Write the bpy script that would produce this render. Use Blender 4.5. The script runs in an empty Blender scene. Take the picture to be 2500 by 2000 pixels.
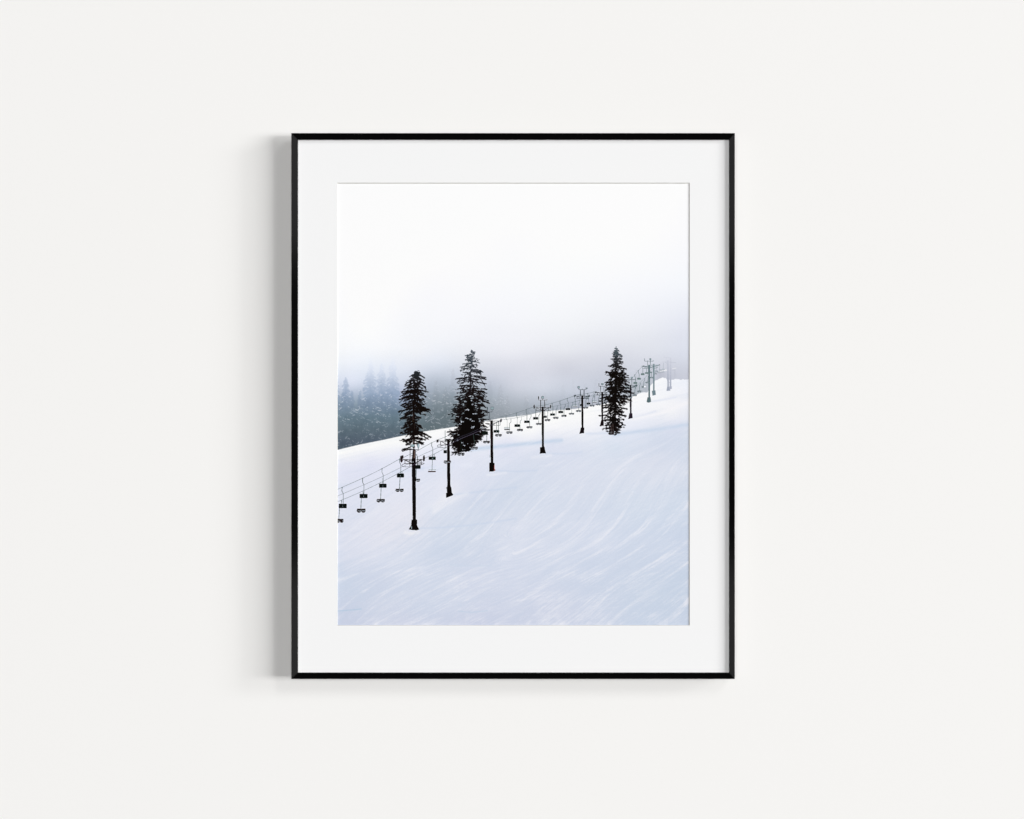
# ======================================================================
# PART 1 - the printed picture, computed as colours and shapes (numpy)
# coordinates: millimetre-like units of the print, x to the right, y down
# ======================================================================
import math
import numpy as np

PX0, PX1, PY0, PY1 = 821.0, 1685.0, 445.0, 1530.0      # extent of the printed sheet
K = 2                                                   # ink cells per unit
rng = np.random.RandomState(11)


def blur(a, n):
    for _ in range(n):
        p = np.pad(a, ((1, 1), (1, 1)) + ((0, 0),) * (a.ndim - 2), mode='edge')
        a = (p[:-2, 1:-1] + p[2:, 1:-1] + p[1:-1, :-2] + p[1:-1, 2:] + 2 * a) / 6.0
    return a


def upsample(c, h, w):
    ys = np.linspace(0, c.shape[0] - 1.001, h)
    xs = np.linspace(0, c.shape[1] - 1.001, w)
    y0 = ys.astype(int); x0 = xs.astype(int)
    fy = (ys - y0)[:, None]; fx = (xs - x0)[None, :]
    if c.ndim == 3:
        fy = fy[..., None]; fx = fx[..., None]
    a = c[y0][:, x0]; b = c[y0][:, x0 + 1]; d = c[y0 + 1][:, x0]; e = c[y0 + 1][:, x0 + 1]
    return a * (1 - fy) * (1 - fx) + b * (1 - fy) * fx + d * fy * (1 - fx) + e * fy * fx


BW, BH = int(PX1 - PX0), int(PY1 - PY0)                 # base grid, one cell per unit
YY, XX = np.mgrid[0:BH, 0:BW].astype(np.float32)
XX += PX0 + 0.5
YY += PY0 + 0.5


def field(pts, soft=6.0, nb=2, step=8):
    """smooth colour field through scattered (x, y, r, g, b): linear radial basis"""
    P = np.array([q[:2] for q in pts], float); V = np.array([q[2:5] for q in pts], float)
    sc = np.array([.8, 1.0])
    Q = P * sc
    n = len(P)

    def phi(d2):
        return -np.sqrt(d2 + soft ** 2)
    A = phi(((Q[:, None] - Q[None]) ** 2).sum(-1)) - np.eye(n) * 1.5
    M = np.zeros((n + 1, n + 1)); M[:n, :n] = A; M[:n, n] = 1; M[n, :n] = 1
    wgt = np.linalg.solve(M, np.vstack([V, np.zeros((1, V.shape[1]))]))
    h, w = BH // step + 2, BW // step + 2
    gy, gx = np.mgrid[0:h, 0:w].astype(float)
    gx = PX0 + gx * BW / (w - 1); gy = PY0 + gy * BH / (h - 1)
    G = np.stack([gx * sc[0], gy * sc[1]], -1).reshape(-1, 2)
    out = phi(((G[:, None] - Q[None]) ** 2).sum(-1)) @ wgt[:n] + wgt[n]
    return upsample(blur(out.reshape(h, w, -1), nb), BH, BW)


def vnoise(h, w, sx, sy, seed):
    r = np.random.RandomState(seed)
    c = r.rand(int(h / sy) + 3, int(w / sx) + 3)
    return upsample(blur(c, 1), h, w)


# ---- drifting fog behind the slope ------------------------------------
FOG = [
    (830, 450, 252, 252, 252), (1250, 450, 252, 252, 252), (1680, 450, 252, 252, 252),
    (830, 600, 252, 252, 252), (1250, 600, 251, 251, 252), (1680, 600, 249, 249, 252),
    (830, 720, 251, 251, 252), (1050, 720, 249, 249, 252), (1250, 720, 248, 249, 252), (1450, 700, 248, 249, 252), (1680, 700, 244, 246, 251),
    (830, 800, 249, 250, 251), (1000, 800, 246, 247, 250), (1200, 800, 243, 244, 249), (1400, 800, 240, 242, 246), (1550, 800, 236, 238, 244), (1680, 800, 226, 229, 240),
    (830, 860, 244, 246, 249), (930, 860, 244, 246, 250), (1020, 860, 240, 242, 247), (1120, 850, 238, 240, 246), (1250, 860, 235, 236, 243), (1380, 860, 228, 230, 237), (1480, 860, 221, 223, 232), (1600, 860, 221, 224, 233), (1680, 850, 220, 224, 236),
    (830, 900, 233, 238, 247), (880, 905, 230, 236, 247), (940, 900, 226, 232, 243), (1000, 900, 224, 229, 240), (1070, 895, 220, 226, 238), (1160, 890, 222, 225, 234), (1260, 895, 219, 221, 231), (1380, 900, 208, 210, 221), (1480, 900, 205, 208, 219), (1600, 890, 211, 214, 225), (1680, 890, 210, 214, 226),
    (830, 950, 196, 206, 224), (860, 940, 215, 222, 238), (875, 960, 180, 192, 210), (985, 940, 203, 211, 228), (1060, 930, 184, 193, 207), (1110, 940, 178, 187, 201), (1200, 940, 186, 191, 204), (1260, 945, 202, 204, 215), (1330, 950, 204, 207, 218), (1400, 955, 195, 199, 211), (1470, 950, 190, 194, 206), (1560, 920, 202, 206, 217), (1620, 915, 198, 201, 213), (1680, 920, 203, 206, 219),
    (985, 975, 150, 164, 192), (1060, 980, 138, 150, 160), (1120, 990, 126, 139, 148), (1200, 980, 160, 168, 178), (1300, 985, 176, 182, 193), (1390, 985, 168, 174, 187), (1450, 985, 178, 182, 195), (1560, 950, 180, 187, 196),
    (830, 1010, 118, 136, 148), (880, 1010, 112, 130, 142), (990, 1020, 112, 128, 138), (1060, 1020, 108, 122, 130), (1120, 1020, 108, 121, 128), (1200, 1015, 150, 158, 166), (1300, 1005, 160, 168, 178),
    (830, 1060, 86, 102, 108), (880, 1070, 84, 98, 108), (960, 1060, 90, 102, 110), (1040, 1045, 100, 114, 120), (1110, 1040, 112, 124, 130), (830, 1100, 76, 92, 96),
]
fogc = field(FOG)

# ---- snow of the slope ------------------------------------------------
RIDGE = [(815, 1101), (823, 1099), (857, 1090.5), (878, 1085.7), (933, 1074.7), (984, 1063.8), (1040, 1052.8), (1086, 1046), (1116, 1041.5), (1165, 1032),
         (1220, 1021.4), (1281, 1014), (1322, 1006), (1350, 1002.7), (1400, 998.6), (1419, 996.5), (1455, 989.5), (1500, 981),
         (1543, 969.5), (1556, 963), (1567, 958.5), (1581, 958), (1588, 941.5), (1601, 929), (1611, 923), (1619, 921.4), (1625, 923.5),
         (1629, 927.5), (1640, 928), (1650, 925.5), (1664, 927), (1681, 926), (1690, 926)]
ridge = np.interp(XX[0], [p[0] for p in RIDGE], [p[1] for p in RIDGE])
rough = np.interp(XX[0], [820, 1100, 1180, 1540, 1600, 1690], [0.1, 0.2, .2, .5, 1.2, 1.6])
ridge = ridge + rough * (upsample(rng.rand(2, 260), 2, BW)[0] - .5) * 2
SNOW = [
    (830, 1108, 251, 251, 250), (900, 1092, 251, 251, 250), (980, 1078, 251, 251, 250), (1060, 1062, 251, 251, 251), (1240, 1045, 250, 250, 250), (1290, 1050, 250, 250, 250), (1370, 1020, 250, 250, 250), (1440, 1010, 250, 250, 250), (1440, 1035, 246, 246, 249), (1360, 1045, 246, 246, 249),
    (1240, 1080, 228, 230, 243), (1340, 1075, 228, 231, 243),
    (830, 1135, 230, 232, 245), (900, 1125, 228, 230, 244), (980, 1110, 232, 234, 246), (860, 1180, 225, 228, 242), (950, 1170, 228, 231, 244), (1060, 1100, 232, 234, 246), (1060, 1150, 225, 229, 242), (1150, 1110, 228, 231, 243), (1200, 1130, 226, 230, 242), (1200, 1160, 221, 226, 240),
    (1100, 1200, 232, 233, 243), (1060, 1240, 224, 229, 241), (1150, 1220, 214, 221, 236), (1000, 1260, 232, 232, 241), (900, 1250, 226, 229, 241), (840, 1280, 226, 229, 241), (930, 1310, 230, 231, 241),
    (1300, 1120, 221, 226, 239), (1400, 1090, 222, 227, 240), (1300, 1180, 216, 223, 237), (1400, 1160, 220, 225, 238), (1240, 1200, 213, 221, 235),
    (1500, 1090, 218, 226, 239), (1500, 1130, 222, 227, 239), (1600, 1130, 222, 226, 238), (1680, 1130, 218, 224, 237),
    (1560, 990, 248, 248, 250), (1620, 960, 244, 245, 249), (1680, 945, 238, 241, 249), (1650, 985, 243, 243, 247), (1560, 1030, 236, 238, 247), (1640, 1015, 240, 241, 246), (1650, 1040, 222, 226, 240), (1600, 1060, 216, 223, 237), (1680, 1060, 217, 224, 237), (1500, 1060, 228, 232, 244),
    (850, 1360, 222, 226, 239), (950, 1360, 221, 226, 239), (1060, 1330, 212, 220, 235), (1150, 1300, 213, 221, 235), (1250, 1290, 220, 225, 238),
    (1350, 1230, 219, 225, 238), (1450, 1230, 219, 225, 238), (1550, 1230, 216, 224, 237), (1660, 1240, 213, 222, 236), (1450, 1330, 214, 221, 236), (1560, 1330, 212, 220, 235), (1670, 1320, 208, 217, 233),
    (840, 1430, 208, 217, 233), (920, 1420, 210, 217, 233), (1020, 1420, 213, 220, 235), (1130, 1410, 214, 220, 235), (1250, 1380, 215, 221, 236), (1350, 1390, 213, 220, 235),
    (840, 1490, 206, 213, 230), (930, 1490, 212, 218, 233), (1030, 1500, 209, 216, 232), (1130, 1480, 213, 219, 234), (1250, 1480, 210, 216, 232), (1350, 1480, 213, 218, 233), (1450, 1460, 208, 216, 232), (1550, 1440, 208, 217, 232), (1670, 1430, 203, 214, 230),
    (840, 1525, 204, 210, 228), (1000, 1525, 208, 213, 230), (1150, 1525, 206, 211, 229), (1300, 1525, 207, 213, 230), (1450, 1520, 208, 215, 231), (1560, 1515, 205, 215, 231), (1670, 1515, 203, 213, 229),
]
snow = field(SNOW, nb=1)
fogc = np.clip(fogc, 0, 252); snow = np.clip(snow, 0, 251)


def zt(ox, oy, s):
    return lambda pts: [(ox + p[0] / s, oy + p[1] / s) for p in pts]


ZA = zt(810, 1100, 3.92)
ZB = zt(1260, 1100, 3.92)
ZG = zt(806, 1074, 2.388)
TRACKS = [   # points, width, strength
    (ZA([(50, 1240), (350, 1160), (520, 1120), (650, 1060), (740, 1000), (850, 950), (960, 870), (1080, 800), (1180, 720), (1280, 610), (1390, 470), (1480, 370), (1560, 270), (1620, 220), (1700, 190)]), 5, 1.0),
    (ZA([(60, 1530), (180, 1420), (330, 1290), (500, 1200), (650, 1160), (900, 1120), (1100, 1050), (1230, 970), (1330, 880), (1480, 780), (1600, 640), (1700, 520), (1764, 430)]), 6, 1.0),
    (ZA([(50, 1120), (250, 1060), (480, 990), (700, 900), (870, 840), (905, 780)]), 4, .6),
    (ZA([(560, 1100), (680, 1020), (740, 940), (830, 850), (910, 780), (960, 700), (1100, 580), (1180, 440), (1300, 340)]), 7, .7),
    (ZA([(800, 700), (900, 560), (1020, 480), (1100, 450), (1200, 380)]), 8, 1.1),
    (ZA([(60, 860), (160, 790), (260, 690), (380, 600), (480, 540), (620, 440)]), 5, .7),
    (ZA([(60, 950), (200, 860), (360, 720), (480, 640), (600, 560)]), 5, .6),
    (ZA([(250, 1640), (420, 1450), (640, 1290), (830, 1180), (1080, 1130), (1300, 1080)]), 8, .8),
    (ZA([(330, 1600), (520, 1440), (740, 1330), (960, 1240), (1200, 1120), (1450, 1000), (1764, 900)]), 4, .6),
    (ZA([(430, 1670), (700, 1560), (900, 1480), (1150, 1350), (1400, 1220), (1764, 1120)]), 10, .8),
    (ZA([(700, 1670), (860, 1600), (980, 1520), (1150, 1440), (1400, 1290), (1764, 1160)]), 5, .8),
    (ZA([(900, 1670), (1100, 1570), (1300, 1440), (1500, 1340), (1764, 1250)]), 9, .6),
    (ZB([(0, 1450), (200, 1330), (400, 1180), (560, 1110), (750, 1010), (950, 920), (1100, 820), (1230, 710), (1310, 570), (1400, 440), (1470, 270), (1540, 120), (1640, 30)]), 8, 1.15),
    (ZB([(520, 1670), (720, 1520), (850, 1380), (960, 1300), (1100, 1210), (1280, 1110), (1450, 1000), (1650, 870)]), 10, 1.15),
    (ZB([(0, 1200), (250, 1130), (500, 1000), (700, 920), (900, 770), (1000, 640), (1060, 520), (1150, 330), (1260, 190), (1400, 60)]), 5, .9),
    (ZB([(0, 1080), (300, 1000), (480, 900), (620, 780), (700, 680), (770, 560), (870, 400), (940, 260), (1020, 160), (1150, 80), (1400, 40)]), 9, .9),
    (ZB([(60, 920), (180, 830), (330, 720), (430, 630), (560, 470), (620, 340), (720, 210), (880, 110), (1300, 30)]), 7, .7),
    (ZB([(0, 780), (100, 680), (200, 560), (330, 400), (450, 260), (620, 140), (850, 60)]), 10, .8),
    (ZB([(100, 1660), (350, 1420), (600, 1270), (880, 1130), (1150, 960), (1330, 860), (1500, 690), (1650, 500)]), 5, .9),
    (ZB([(1400, 1660), (1500, 1590), (1570, 1530), (1650, 1430)]), 8, 1.2),
    (ZB([(900, 1660), (1100, 1480), (1250, 1370), (1450, 1240), (1650, 1080)]), 6, .7),
    (ZB([(0, 400), (120, 300), (260, 180), (460, 60), (560, 0)]), 6, .6),
    (ZB([(0, 180), (200, 160), (400, 120), (620, 60)]), 4, .8),
    (ZG([(1310, 230), (1230, 340), (1120, 460), (1000, 580), (900, 650), (760, 720)]), 7, .8),
    (ZG([(1480, 220), (1420, 320), (1350, 430), (1260, 540), (1160, 620), (1000, 690), (850, 750)]), 5, .7),
    (ZG([(1290, 572), (1380, 556), (1460, 550)]), 3, .6), (ZG([(1400, 480), (1540, 488), (1680, 488)]), 3, .5), (ZG([(640, 450), (720, 442), (800, 444)]), 3, .5),
    (ZG([(560, 880), (680, 886), (780, 884)]), 3, .6), (ZG([(880, 560), (960, 566), (1040, 555)]), 3, .5), (ZG([(1240, 275), (1330, 280), (1420, 276)]), 3, .5),
    (ZG([(60, 990), (130, 940), (220, 870), (330, 800), (400, 770)]), 6, .9), (ZG([(180, 1000), (300, 900), (440, 800), (620, 740)]), 7, .8),
    (ZG([(260, 1070), (420, 980), (600, 880), (760, 800), (900, 750)]), 6, .7), (ZG([(480, 1070), (620, 1000), (760, 920), (900, 840)]), 5, .7),
    (ZG([(90, 640), (200, 600), (330, 540), (430, 490)]), 5, .5), (ZG([(120, 560), (230, 460), (330, 390), (400, 340)]), 4, .6),
    (ZB([(1100, 820), (1300, 700), (1480, 640), (1560, 540), (1650, 480)]), 3, .4),
]


def seg_dist(px, py, a, b):
    dx, dy = b[0] - a[0], b[1] - a[1]
    L = dx * dx + dy * dy + 1e-9
    t = np.clip(((px - a[0]) * dx + (py - a[1]) * dy) / L, 0, 1)
    ex = px - (a[0] + t * dx); ey = py - (a[1] + t * dy)
    side = (ex * -dy + ey * dx)
    return np.hypot(ex, ey), side, t


def smooth_poly(pts, n=6):
    out = []
    P = [pts[0]] + list(pts) + [pts[-1]]
    for i in range(1, len(P) - 2):
        for k in range(n):
            t = k / n
            q = [0.5 * ((2 * P[i][c]) + (-P[i - 1][c] + P[i + 1][c]) * t + (2 * P[i - 1][c] - 5 * P[i][c] + 4 * P[i + 1][c] - P[i + 2][c]) * t * t
                        + (-P[i - 1][c] + 3 * P[i][c] - 3 * P[i + 1][c] + P[i + 2][c]) * t ** 3) for c in (0, 1)]
            out.append(tuple(q))
    out.append(pts[-1])
    return out


# direction field of the ski marks, from the tangents of the traced tracks
tang = []
for pts, w_, s_ in TRACKS:
    if abs(pts[-1][1] - pts[0][1]) < 15 or w_ in (3, 4):
        continue
    sp = smooth_poly(pts, 2)
    for a, b in zip(sp[:-1], sp[1:]):
        d = math.hypot(b[0] - a[0], b[1] - a[1]) + 1e-6
        tang.append(((a[0] + b[0]) / 2, (a[1] + b[1]) / 2, (b[0] - a[0]) / d, (b[1] - a[1]) / d, 0))
for x_ in range(830, 1690, 60):
    r_ = float(np.interp(x_, [p[0] for p in RIDGE], [p[1] for p in RIDGE]))
    tang.append((x_, r_, .98, -.2, 0)); tang.append((x_, r_ + 50, .97, -.23, 0))
_h, _w = BH // 8 + 2, BW // 8 + 2
_gy, _gx = np.mgrid[0:_h, 0:_w].astype(float)
_gx = PX0 + _gx * BW / (_w - 1); _gy = PY0 + _gy * BH / (_h - 1)
_acc = np.zeros((_h, _w, 2))
for q in tang:
    _d2 = (_gx - q[0]) ** 2 + (_gy - q[1]) ** 2
    _acc += (np.exp(-_d2 / (2 * 34.0 ** 2)) + .003 * np.exp(-_d2 / (2 * 110.0 ** 2)))[..., None] * np.array(q[2:4])
dirf = upsample(_acc / (np.hypot(_acc[..., 0], _acc[..., 1])[..., None] + 1e-12), BH, BW)
dl = np.hypot(dirf[..., 0], dirf[..., 1]) + 1e-6
DX, DY = dirf[..., 0] / dl, dirf[..., 1] / dl


def lic(src, n, step):
    acc = src.copy(); cnt = 1
    for sgn in (-1, 1):
        px = np.arange(BW)[None, :] + np.zeros((BH, 1)); py = np.arange(BH)[:, None] + np.zeros((1, BW))
        for _ in range(n):
            ix = np.clip(px.astype(int), 0, BW - 1); iy = np.clip(py.astype(int), 0, BH - 1)
            px = px + sgn * DX[iy, ix] * step; py = py + sgn * DY[iy, ix] * step
            ix = np.clip(px.astype(int), 0, BW - 1); iy = np.clip(py.astype(int), 0, BH - 1)
            acc = acc + src[iy, ix]; cnt += 1
    return acc / cnt


r1 = np.random.RandomState(3).randn(BH, BW)
streak = lic(blur(r1, 1), 12, 2.0)
r2 = blur(np.random.RandomState(4).randn(BH, BW), 8)
streak2 = lic(r2, 16, 4.0)
_sd = (DX, DY)
DX = np.full((BH, BW), .985); DY = np.full((BH, BW), -.17)
cross = lic(blur(np.random.RandomState(14).randn(BH, BW), 1), 9, 1.6)
DX = np.full((BH, BW), .90); DY = np.full((BH, BW), -.43)
cross2 = lic(blur(np.random.RandomState(15).randn(BH, BW), 2), 12, 2.2)
DX, DY = _sd
cross /= cross.std(); cross2 /= cross2.std()
streak /= streak.std(); streak2 /= streak2.std()
lump = vnoise(BH, BW, 60, 26, 5) - .5
powder = vnoise(BH, BW, 9, 5, 6) - .5
depth_ = np.clip((YY - ridge[None, :] - 30) / 260, 0, 1)
low = np.clip((YY - 1220) / 280, 0, 1)
LIGHT = np.array([235, 236.5, 245.])
snow = snow - (np.array([3.5, 3.0, 2.0]) * np.clip((YY - ridge[None, :] - 60) / 120, 0, 1)[..., None]); DARK = np.array([196, 208, 227.])
mixv = (0.05 + 0.04 * depth_) * streak2 + (0.03 + 0.045 * depth_) * streak + 0.55 * lump * depth_
pm = np.clip(vnoise(BH, BW, 48, 22, 19) * 2.2 - .7, 0, 1) * (.35 + .65 * low) * np.clip(depth_ * 2, 0, 1)
mixv = mixv + .13 * pm * cross + .08 * (1 - .5 * pm) * depth_ * cross2 + .10 * pm
patch = np.clip(vnoise(BH, BW, 34, 16, 9) * 2.4 - 1.1, 0, 1) * low
mixv = mixv + patch * (0.40 + 1.6 * powder + 0.2 * streak)
for pts, wd, st in TRACKS:
    sp = smooth_poly(pts, 5); wd = wd * 1.55
    x0 = min(p[0] for p in sp) - 30; x1 = max(p[0] for p in sp) + 30
    y0 = min(p[1] for p in sp) - 30; y1 = max(p[1] for p in sp) + 30
    ix0, ix1 = max(0, int(x0 - PX0)), min(BW, int(x1 - PX0)); iy0, iy1 = max(0, int(y0 - PY0)), min(BH, int(y1 - PY0))
    X = XX[iy0:iy1, ix0:ix1]; Y = YY[iy0:iy1, ix0:ix1]
    best = np.full(X.shape, 1e9); sd = np.zeros(X.shape)
    for a, b in zip(sp[:-1], sp[1:]):
        d, s, t = seg_dist(X, Y, a, b)
        m = d < best
        best = np.where(m, d, best); sd = np.where(m, s, sd)
    wob = 1 + .35 * streak2[iy0:iy1, ix0:ix1] * .5
    prof = np.exp(-(best / (wd * .52 * wob)) ** 3)
    edge = np.exp(-((best - wd * .62) / 1.4) ** 2) * (sd > 0)
    grain = 1 + .25 * streak[iy0:iy1, ix0:ix1]
    for e in (sp[0], sp[-1]):
        if PX0 + 12 < e[0] < PX1 - 12 and e[1] < PY1 - 12:
            prof = prof * np.clip(np.hypot(X - e[0], Y - e[1]) / 60 - .05, 0, 1) ** 1.3
    rut = np.exp(-((best - wd * .12) / 1.0) ** 2) * (sd > 0)
    brk = .55 + .45 * np.clip(.6 + .5 * streak2[iy0:iy1, ix0:ix1] + 1.2 * powder[iy0:iy1, ix0:ix1], 0, 1.4)
    mixv[iy0:iy1, ix0:ix1] += st * (.35 * prof * grain * brk - .10 * rut * (prof > .05) - .12 * edge * np.clip(prof * 4, 0, 1))
mixv = np.clip(mixv, -1.0, 1.0)
tone = snow.copy()
pos = np.clip(mixv, 0, 1)[..., None] * .85; neg = np.clip(-mixv, 0, 1)[..., None] * .75
lightc = np.maximum(snow, LIGHT[None, None] * (1 - low[..., None] * .01))
tone = tone + (lightc - tone) * pos
tone = tone + (np.minimum(DARK, snow) - tone) * neg

# soft shade bands lying on the slope (printed picture only)
BANDS = [  # points, width, colour, strength
    ([(1147, 1098), (1180, 1094), (1240, 1088), (1310, 1081), (1370, 1075)], 5, (196, 212, 232), .75),
    ([(1108, 1208), (1150, 1203), (1200, 1197), (1260, 1190)], 2.6, (198, 211, 232), .42),
    ([(1022, 1290), (1060, 1289), (1110, 1286), (1190, 1277), (1260, 1266)], 2.4, (198, 211, 232), .42),
    ([(1212, 1149), (1260, 1151), (1310, 1149)], 2.2, (200, 212, 232), .5),
    ([(1500, 1062), (1540, 1056), (1600, 1049), (1660, 1040), (1690, 1036)], 5, (200, 214, 233), .7),
    ([(1335, 1107), (1380, 1108), (1420, 1104)], 3, (206, 216, 234), .5),
    ([(1432, 1059), (1470, 1058), (1510, 1052)], 3, (210, 220, 237), .5),
    ([(824, 1492), (850, 1490), (882, 1487)], 1.4, (176, 199, 221), .8),
    ([(1120, 1492), (1150, 1495), (1190, 1491)], 1.4, (190, 206, 226), .6),
    ([(960, 1152), (1050, 1145), (1120, 1138)], 5, (210, 219, 237), .4),
    ([(1010, 1144), (1040, 1143), (1062, 1140)], 3, (205, 216, 236), .6),
    ([(1544, 1020), (1570, 1014), (1600, 1004)], 2.5, (222, 227, 240), .6),
    ([(1592, 980), (1620, 976), (1650, 970)], 2.5, (222, 227, 241), .6),
    ([(1546, 1022), (1610, 1010), (1690, 978)], 5, (246, 245, 248), .6),
    ([(1040, 1146), (1090, 1140), (1150, 1135)], 6, (232, 235, 247), .5),
    ([(990, 1300), (1005, 1303), (1020, 1298)], 5, (242, 241, 244), .6),
    ([(1190, 1160), (1215, 1158), (1235, 1154)], 3, (238, 239, 246), .4),
    ([(1300, 1117), (1330, 1114), (1345, 1112)], 4, (238, 239, 246), .4),
    ([(1060, 1240), (1085, 1220), (1100, 1205)], 9, (240, 240, 245), .55),
    ([(1060, 1250), (1110, 1220), (1140, 1205)], 6, (238, 239, 245), .45),
    ([(1100, 1378), (1150, 1382), (1200, 1380)], 2.4, (203, 214, 231), .5),
]
for pts, wd, col, st in BANDS:
    best = np.full(XX.shape, 1e9)
    sp = smooth_poly(pts, 4)
    for a, b in zip(sp[:-1], sp[1:]):
        d, s, t = seg_dist(XX, YY, a, b)
        best = np.minimum(best, d)
    al = (st * np.exp(-(best / wd) ** 2) * np.clip(1 + .15 * streak, .5, 1.2))[..., None]
    tone = tone * (1 - al) + np.array(col, float) * al

# ---- snowy firs fading into the fog -----------------------------------
forest = np.zeros((BH, BW)); flecks = np.zeros((BH, BW))
YF = np.interp(YY, [870, 900, 930, 960, 1000, 1040, 1080, 1110], [0, 1, 1, 1, 1, 1, 1, 1])
FCOL = [(870, 232, 237, 246), (900, 205, 215, 230), (930, 170, 185, 203), (960, 146, 164, 184), (990, 121, 140, 156), (1020, 102, 122, 130), (1050, 92, 108, 114), (1080, 82, 94, 103), (1105, 78, 92, 98)]
fcol = np.stack([np.interp(YY, [f[0] for f in FCOL], [f[i] for f in FCOL]) for i in (1, 2, 3)], -1)


def put_line(arr, a, b, w, v, mode='max'):
    x0 = int(min(a[0], b[0]) - w - 2 - PX0); x1 = int(max(a[0], b[0]) + w + 3 - PX0)
    y0 = int(min(a[1], b[1]) - w - 2 - PY0); y1 = int(max(a[1], b[1]) + w + 3 - PY0)
    x0 = max(0, x0); y0 = max(0, y0); x1 = min(BW, x1); y1 = min(BH, y1)
    if x1 <= x0 or y1 <= y0:
        return
    d, s, t = seg_dist(XX[y0:y1, x0:x1], YY[y0:y1, x0:x1], a, b)
    cov = np.clip(w / 2 + .5 - d, 0, 1) * v
    arr[y0:y1, x0:x1] = np.maximum(arr[y0:y1, x0:x1], cov)


def fir(xc, top, bottom, hw, dens=1.0, str_=1.0, power=.75):
    r = np.random.RandomState(int(xc * 7 + top))
    y = top
    put_line(forest, (xc, top), (xc, bottom), 2.0, str_)
    bulge = r.uniform(.6, 1.15, 40)
    while y < bottom:
        f = (y - top) / 130.0
        half = (hw * 1.22 * min(1.25, f ** power) if f > 0 else 1) * bulge[int((y - top) / 9) % 40]
        for sd in (-1, 1):
            L = half * r.uniform(.35, 1.2)
            drop = L * r.uniform(.25, 1.0)
            put_line(forest, (xc, y), (xc + sd * L, y + drop), 2.2 + half * .12, str_ * r.uniform(.6, 1))
            for q in range(int(2 + L / 1.8)):
                t = r.uniform(.1, 1)
                bx, by = xc + sd * L * t, y + drop * t
                put_line(forest, (bx, by), (bx + sd * r.uniform(0, 4), by + r.uniform(1, 5)), r.uniform(1.2, 2.2), str_ * r.uniform(.5, 1))
            if r.rand() < .24 * dens:                       # a clump of snow on this bough
                t = r.uniform(.2, .95); lum = r.uniform(.25, 1.1) ** 1.5
                bx, by = xc + sd * L * t, y + drop * t - 1.5
                for q in range(r.randint(1, 4)):
                    ox, oy = r.uniform(-4, 4), r.uniform(-2, 2)
                    ln = r.uniform(.5, 2.2) if r.rand() < .75 else r.uniform(3, 7)
                    put_line(flecks, (bx + ox, by + oy), (bx + ox + sd * ln, by + oy + ln * r.uniform(.2, .7)), r.uniform(.25, 1.25), lum)
        y += r.uniform(1.6, 3.0)


FIRS = [(844, 922, 1105, 22, 1.2, 1), (905, 874, 1100, 24, 1.4, 1), (932, 888, 1095, 19, 1.5, 1), (959, 868, 1090, 18, .9, 1),
        (822, 925, 1105, 12, 1, .8), (859, 955, 1100, 16, 1, .8), (879, 955, 1100, 16, 1, .75), (892, 975, 1100, 18, 1, 1), (945, 960, 1090, 26, .8, 1), (976, 965, 1080, 16, .8, .8),
        (832, 985, 1105, 22, .8, 1), (866, 1000, 1100, 24, .7, 1), (918, 960, 1095, 26, .8, 1), (985, 1000, 1075, 18, .5, .9)]
for f in FIRS:
    fir(*f)
faint_flecks = np.zeros((BH, BW)); faint_dark = np.zeros((BH, BW))
_keep = (forest, flecks)
forest, flecks = faint_dark, faint_flecks
for f in [(1106, 900, 1045, 17, 2.2, .5), (1088, 945, 1050, 20, 2.4, .6), (1064, 930, 1055, 16, 1.5, .45), (1045, 950, 1055, 14, 1.6, .45), (1140, 930, 1040, 16, .8, .4),
          (1222, 940, 1025, 17, 2.4, .5), (1238, 965, 1022, 18, 2.2, .5), (1285, 966, 1016, 20, 1.4, .4), (1205, 975, 1025, 14, 1.2, .4), (1196, 930, 1025, 14, .3, .35),
          (1330, 960, 1006, 16, .6, .25), (1400, 930, 1000, 18, 1.0, .2), (1430, 935, 998, 16, 1.2, .2), (1455, 925, 990, 14, 1.0, .2), (1375, 940, 1000, 14, .6, .2),
          (1554, 903, 965, 5, 1.6, .45), (1568, 935, 962, 10, 1.6, .4), (1576, 940, 962, 8, 1.6, .4), (1545, 930, 970, 8, 1.0, .35)]:
    fir(*f)
forest, flecks = _keep
sy = np.clip((YY - 866) / 100, 0, 1) ** .9
tone_n = (vnoise(BH, BW, 7, 10, 41) - .5) * 14 + (vnoise(BH, BW, 3, 4, 42) - .5) * 14
fcol = fcol + tone_n[..., None] + np.array([1, 1, 6.])
a1 = (blur(forest, 1) * sy * (XX < 1010))[..., None]
hazy = fogc * (1 - a1) + fcol * a1
_b = np.exp(-((YY - 955) / 45.0) ** 2) * np.clip((XX - 1100) / 120, 0, 1) * np.clip((1600 - XX) / 120, 0, 1)
hazy = hazy + _b[..., None] * np.array([5, 7, 7.5])
wisp = (vnoise(BH, BW, 90, 26, 51) - .5) * 9 + (vnoise(BH, BW, 40, 12, 52) - .5) * 5
hazy = hazy + (wisp * np.interp(YY, [760, 860, 940, 1010, 1060], [0, .7, 1.1, 1, .3]))[..., None]
hz = blur(faint_dark, 1)[..., None]
hazy = hazy * (1 - .35 * hz) + (hazy * .80) * (.35 * hz)
fl = (np.clip(flecks * (1.0 + .0 * YY), 0, 1) * np.interp(YY, [870, 900, 930, 1000, 1060, 1100], [.3, .6, .85, .75, .45, .6]) * (XX < 1015))[..., None]
hazy = hazy * (1 - fl) + np.array([240, 242, 250.]) * fl
fl2 = (faint_flecks * np.interp(YY, [890, 930, 980, 1040], [.25, .45, .7, .75]) * np.interp(XX, [1020, 1250, 1330, 1690], [1, .75, .45, .5]))[..., None]
hazy = hazy * (1 - fl2) + np.array([232, 232, 241.]) * fl2
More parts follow.
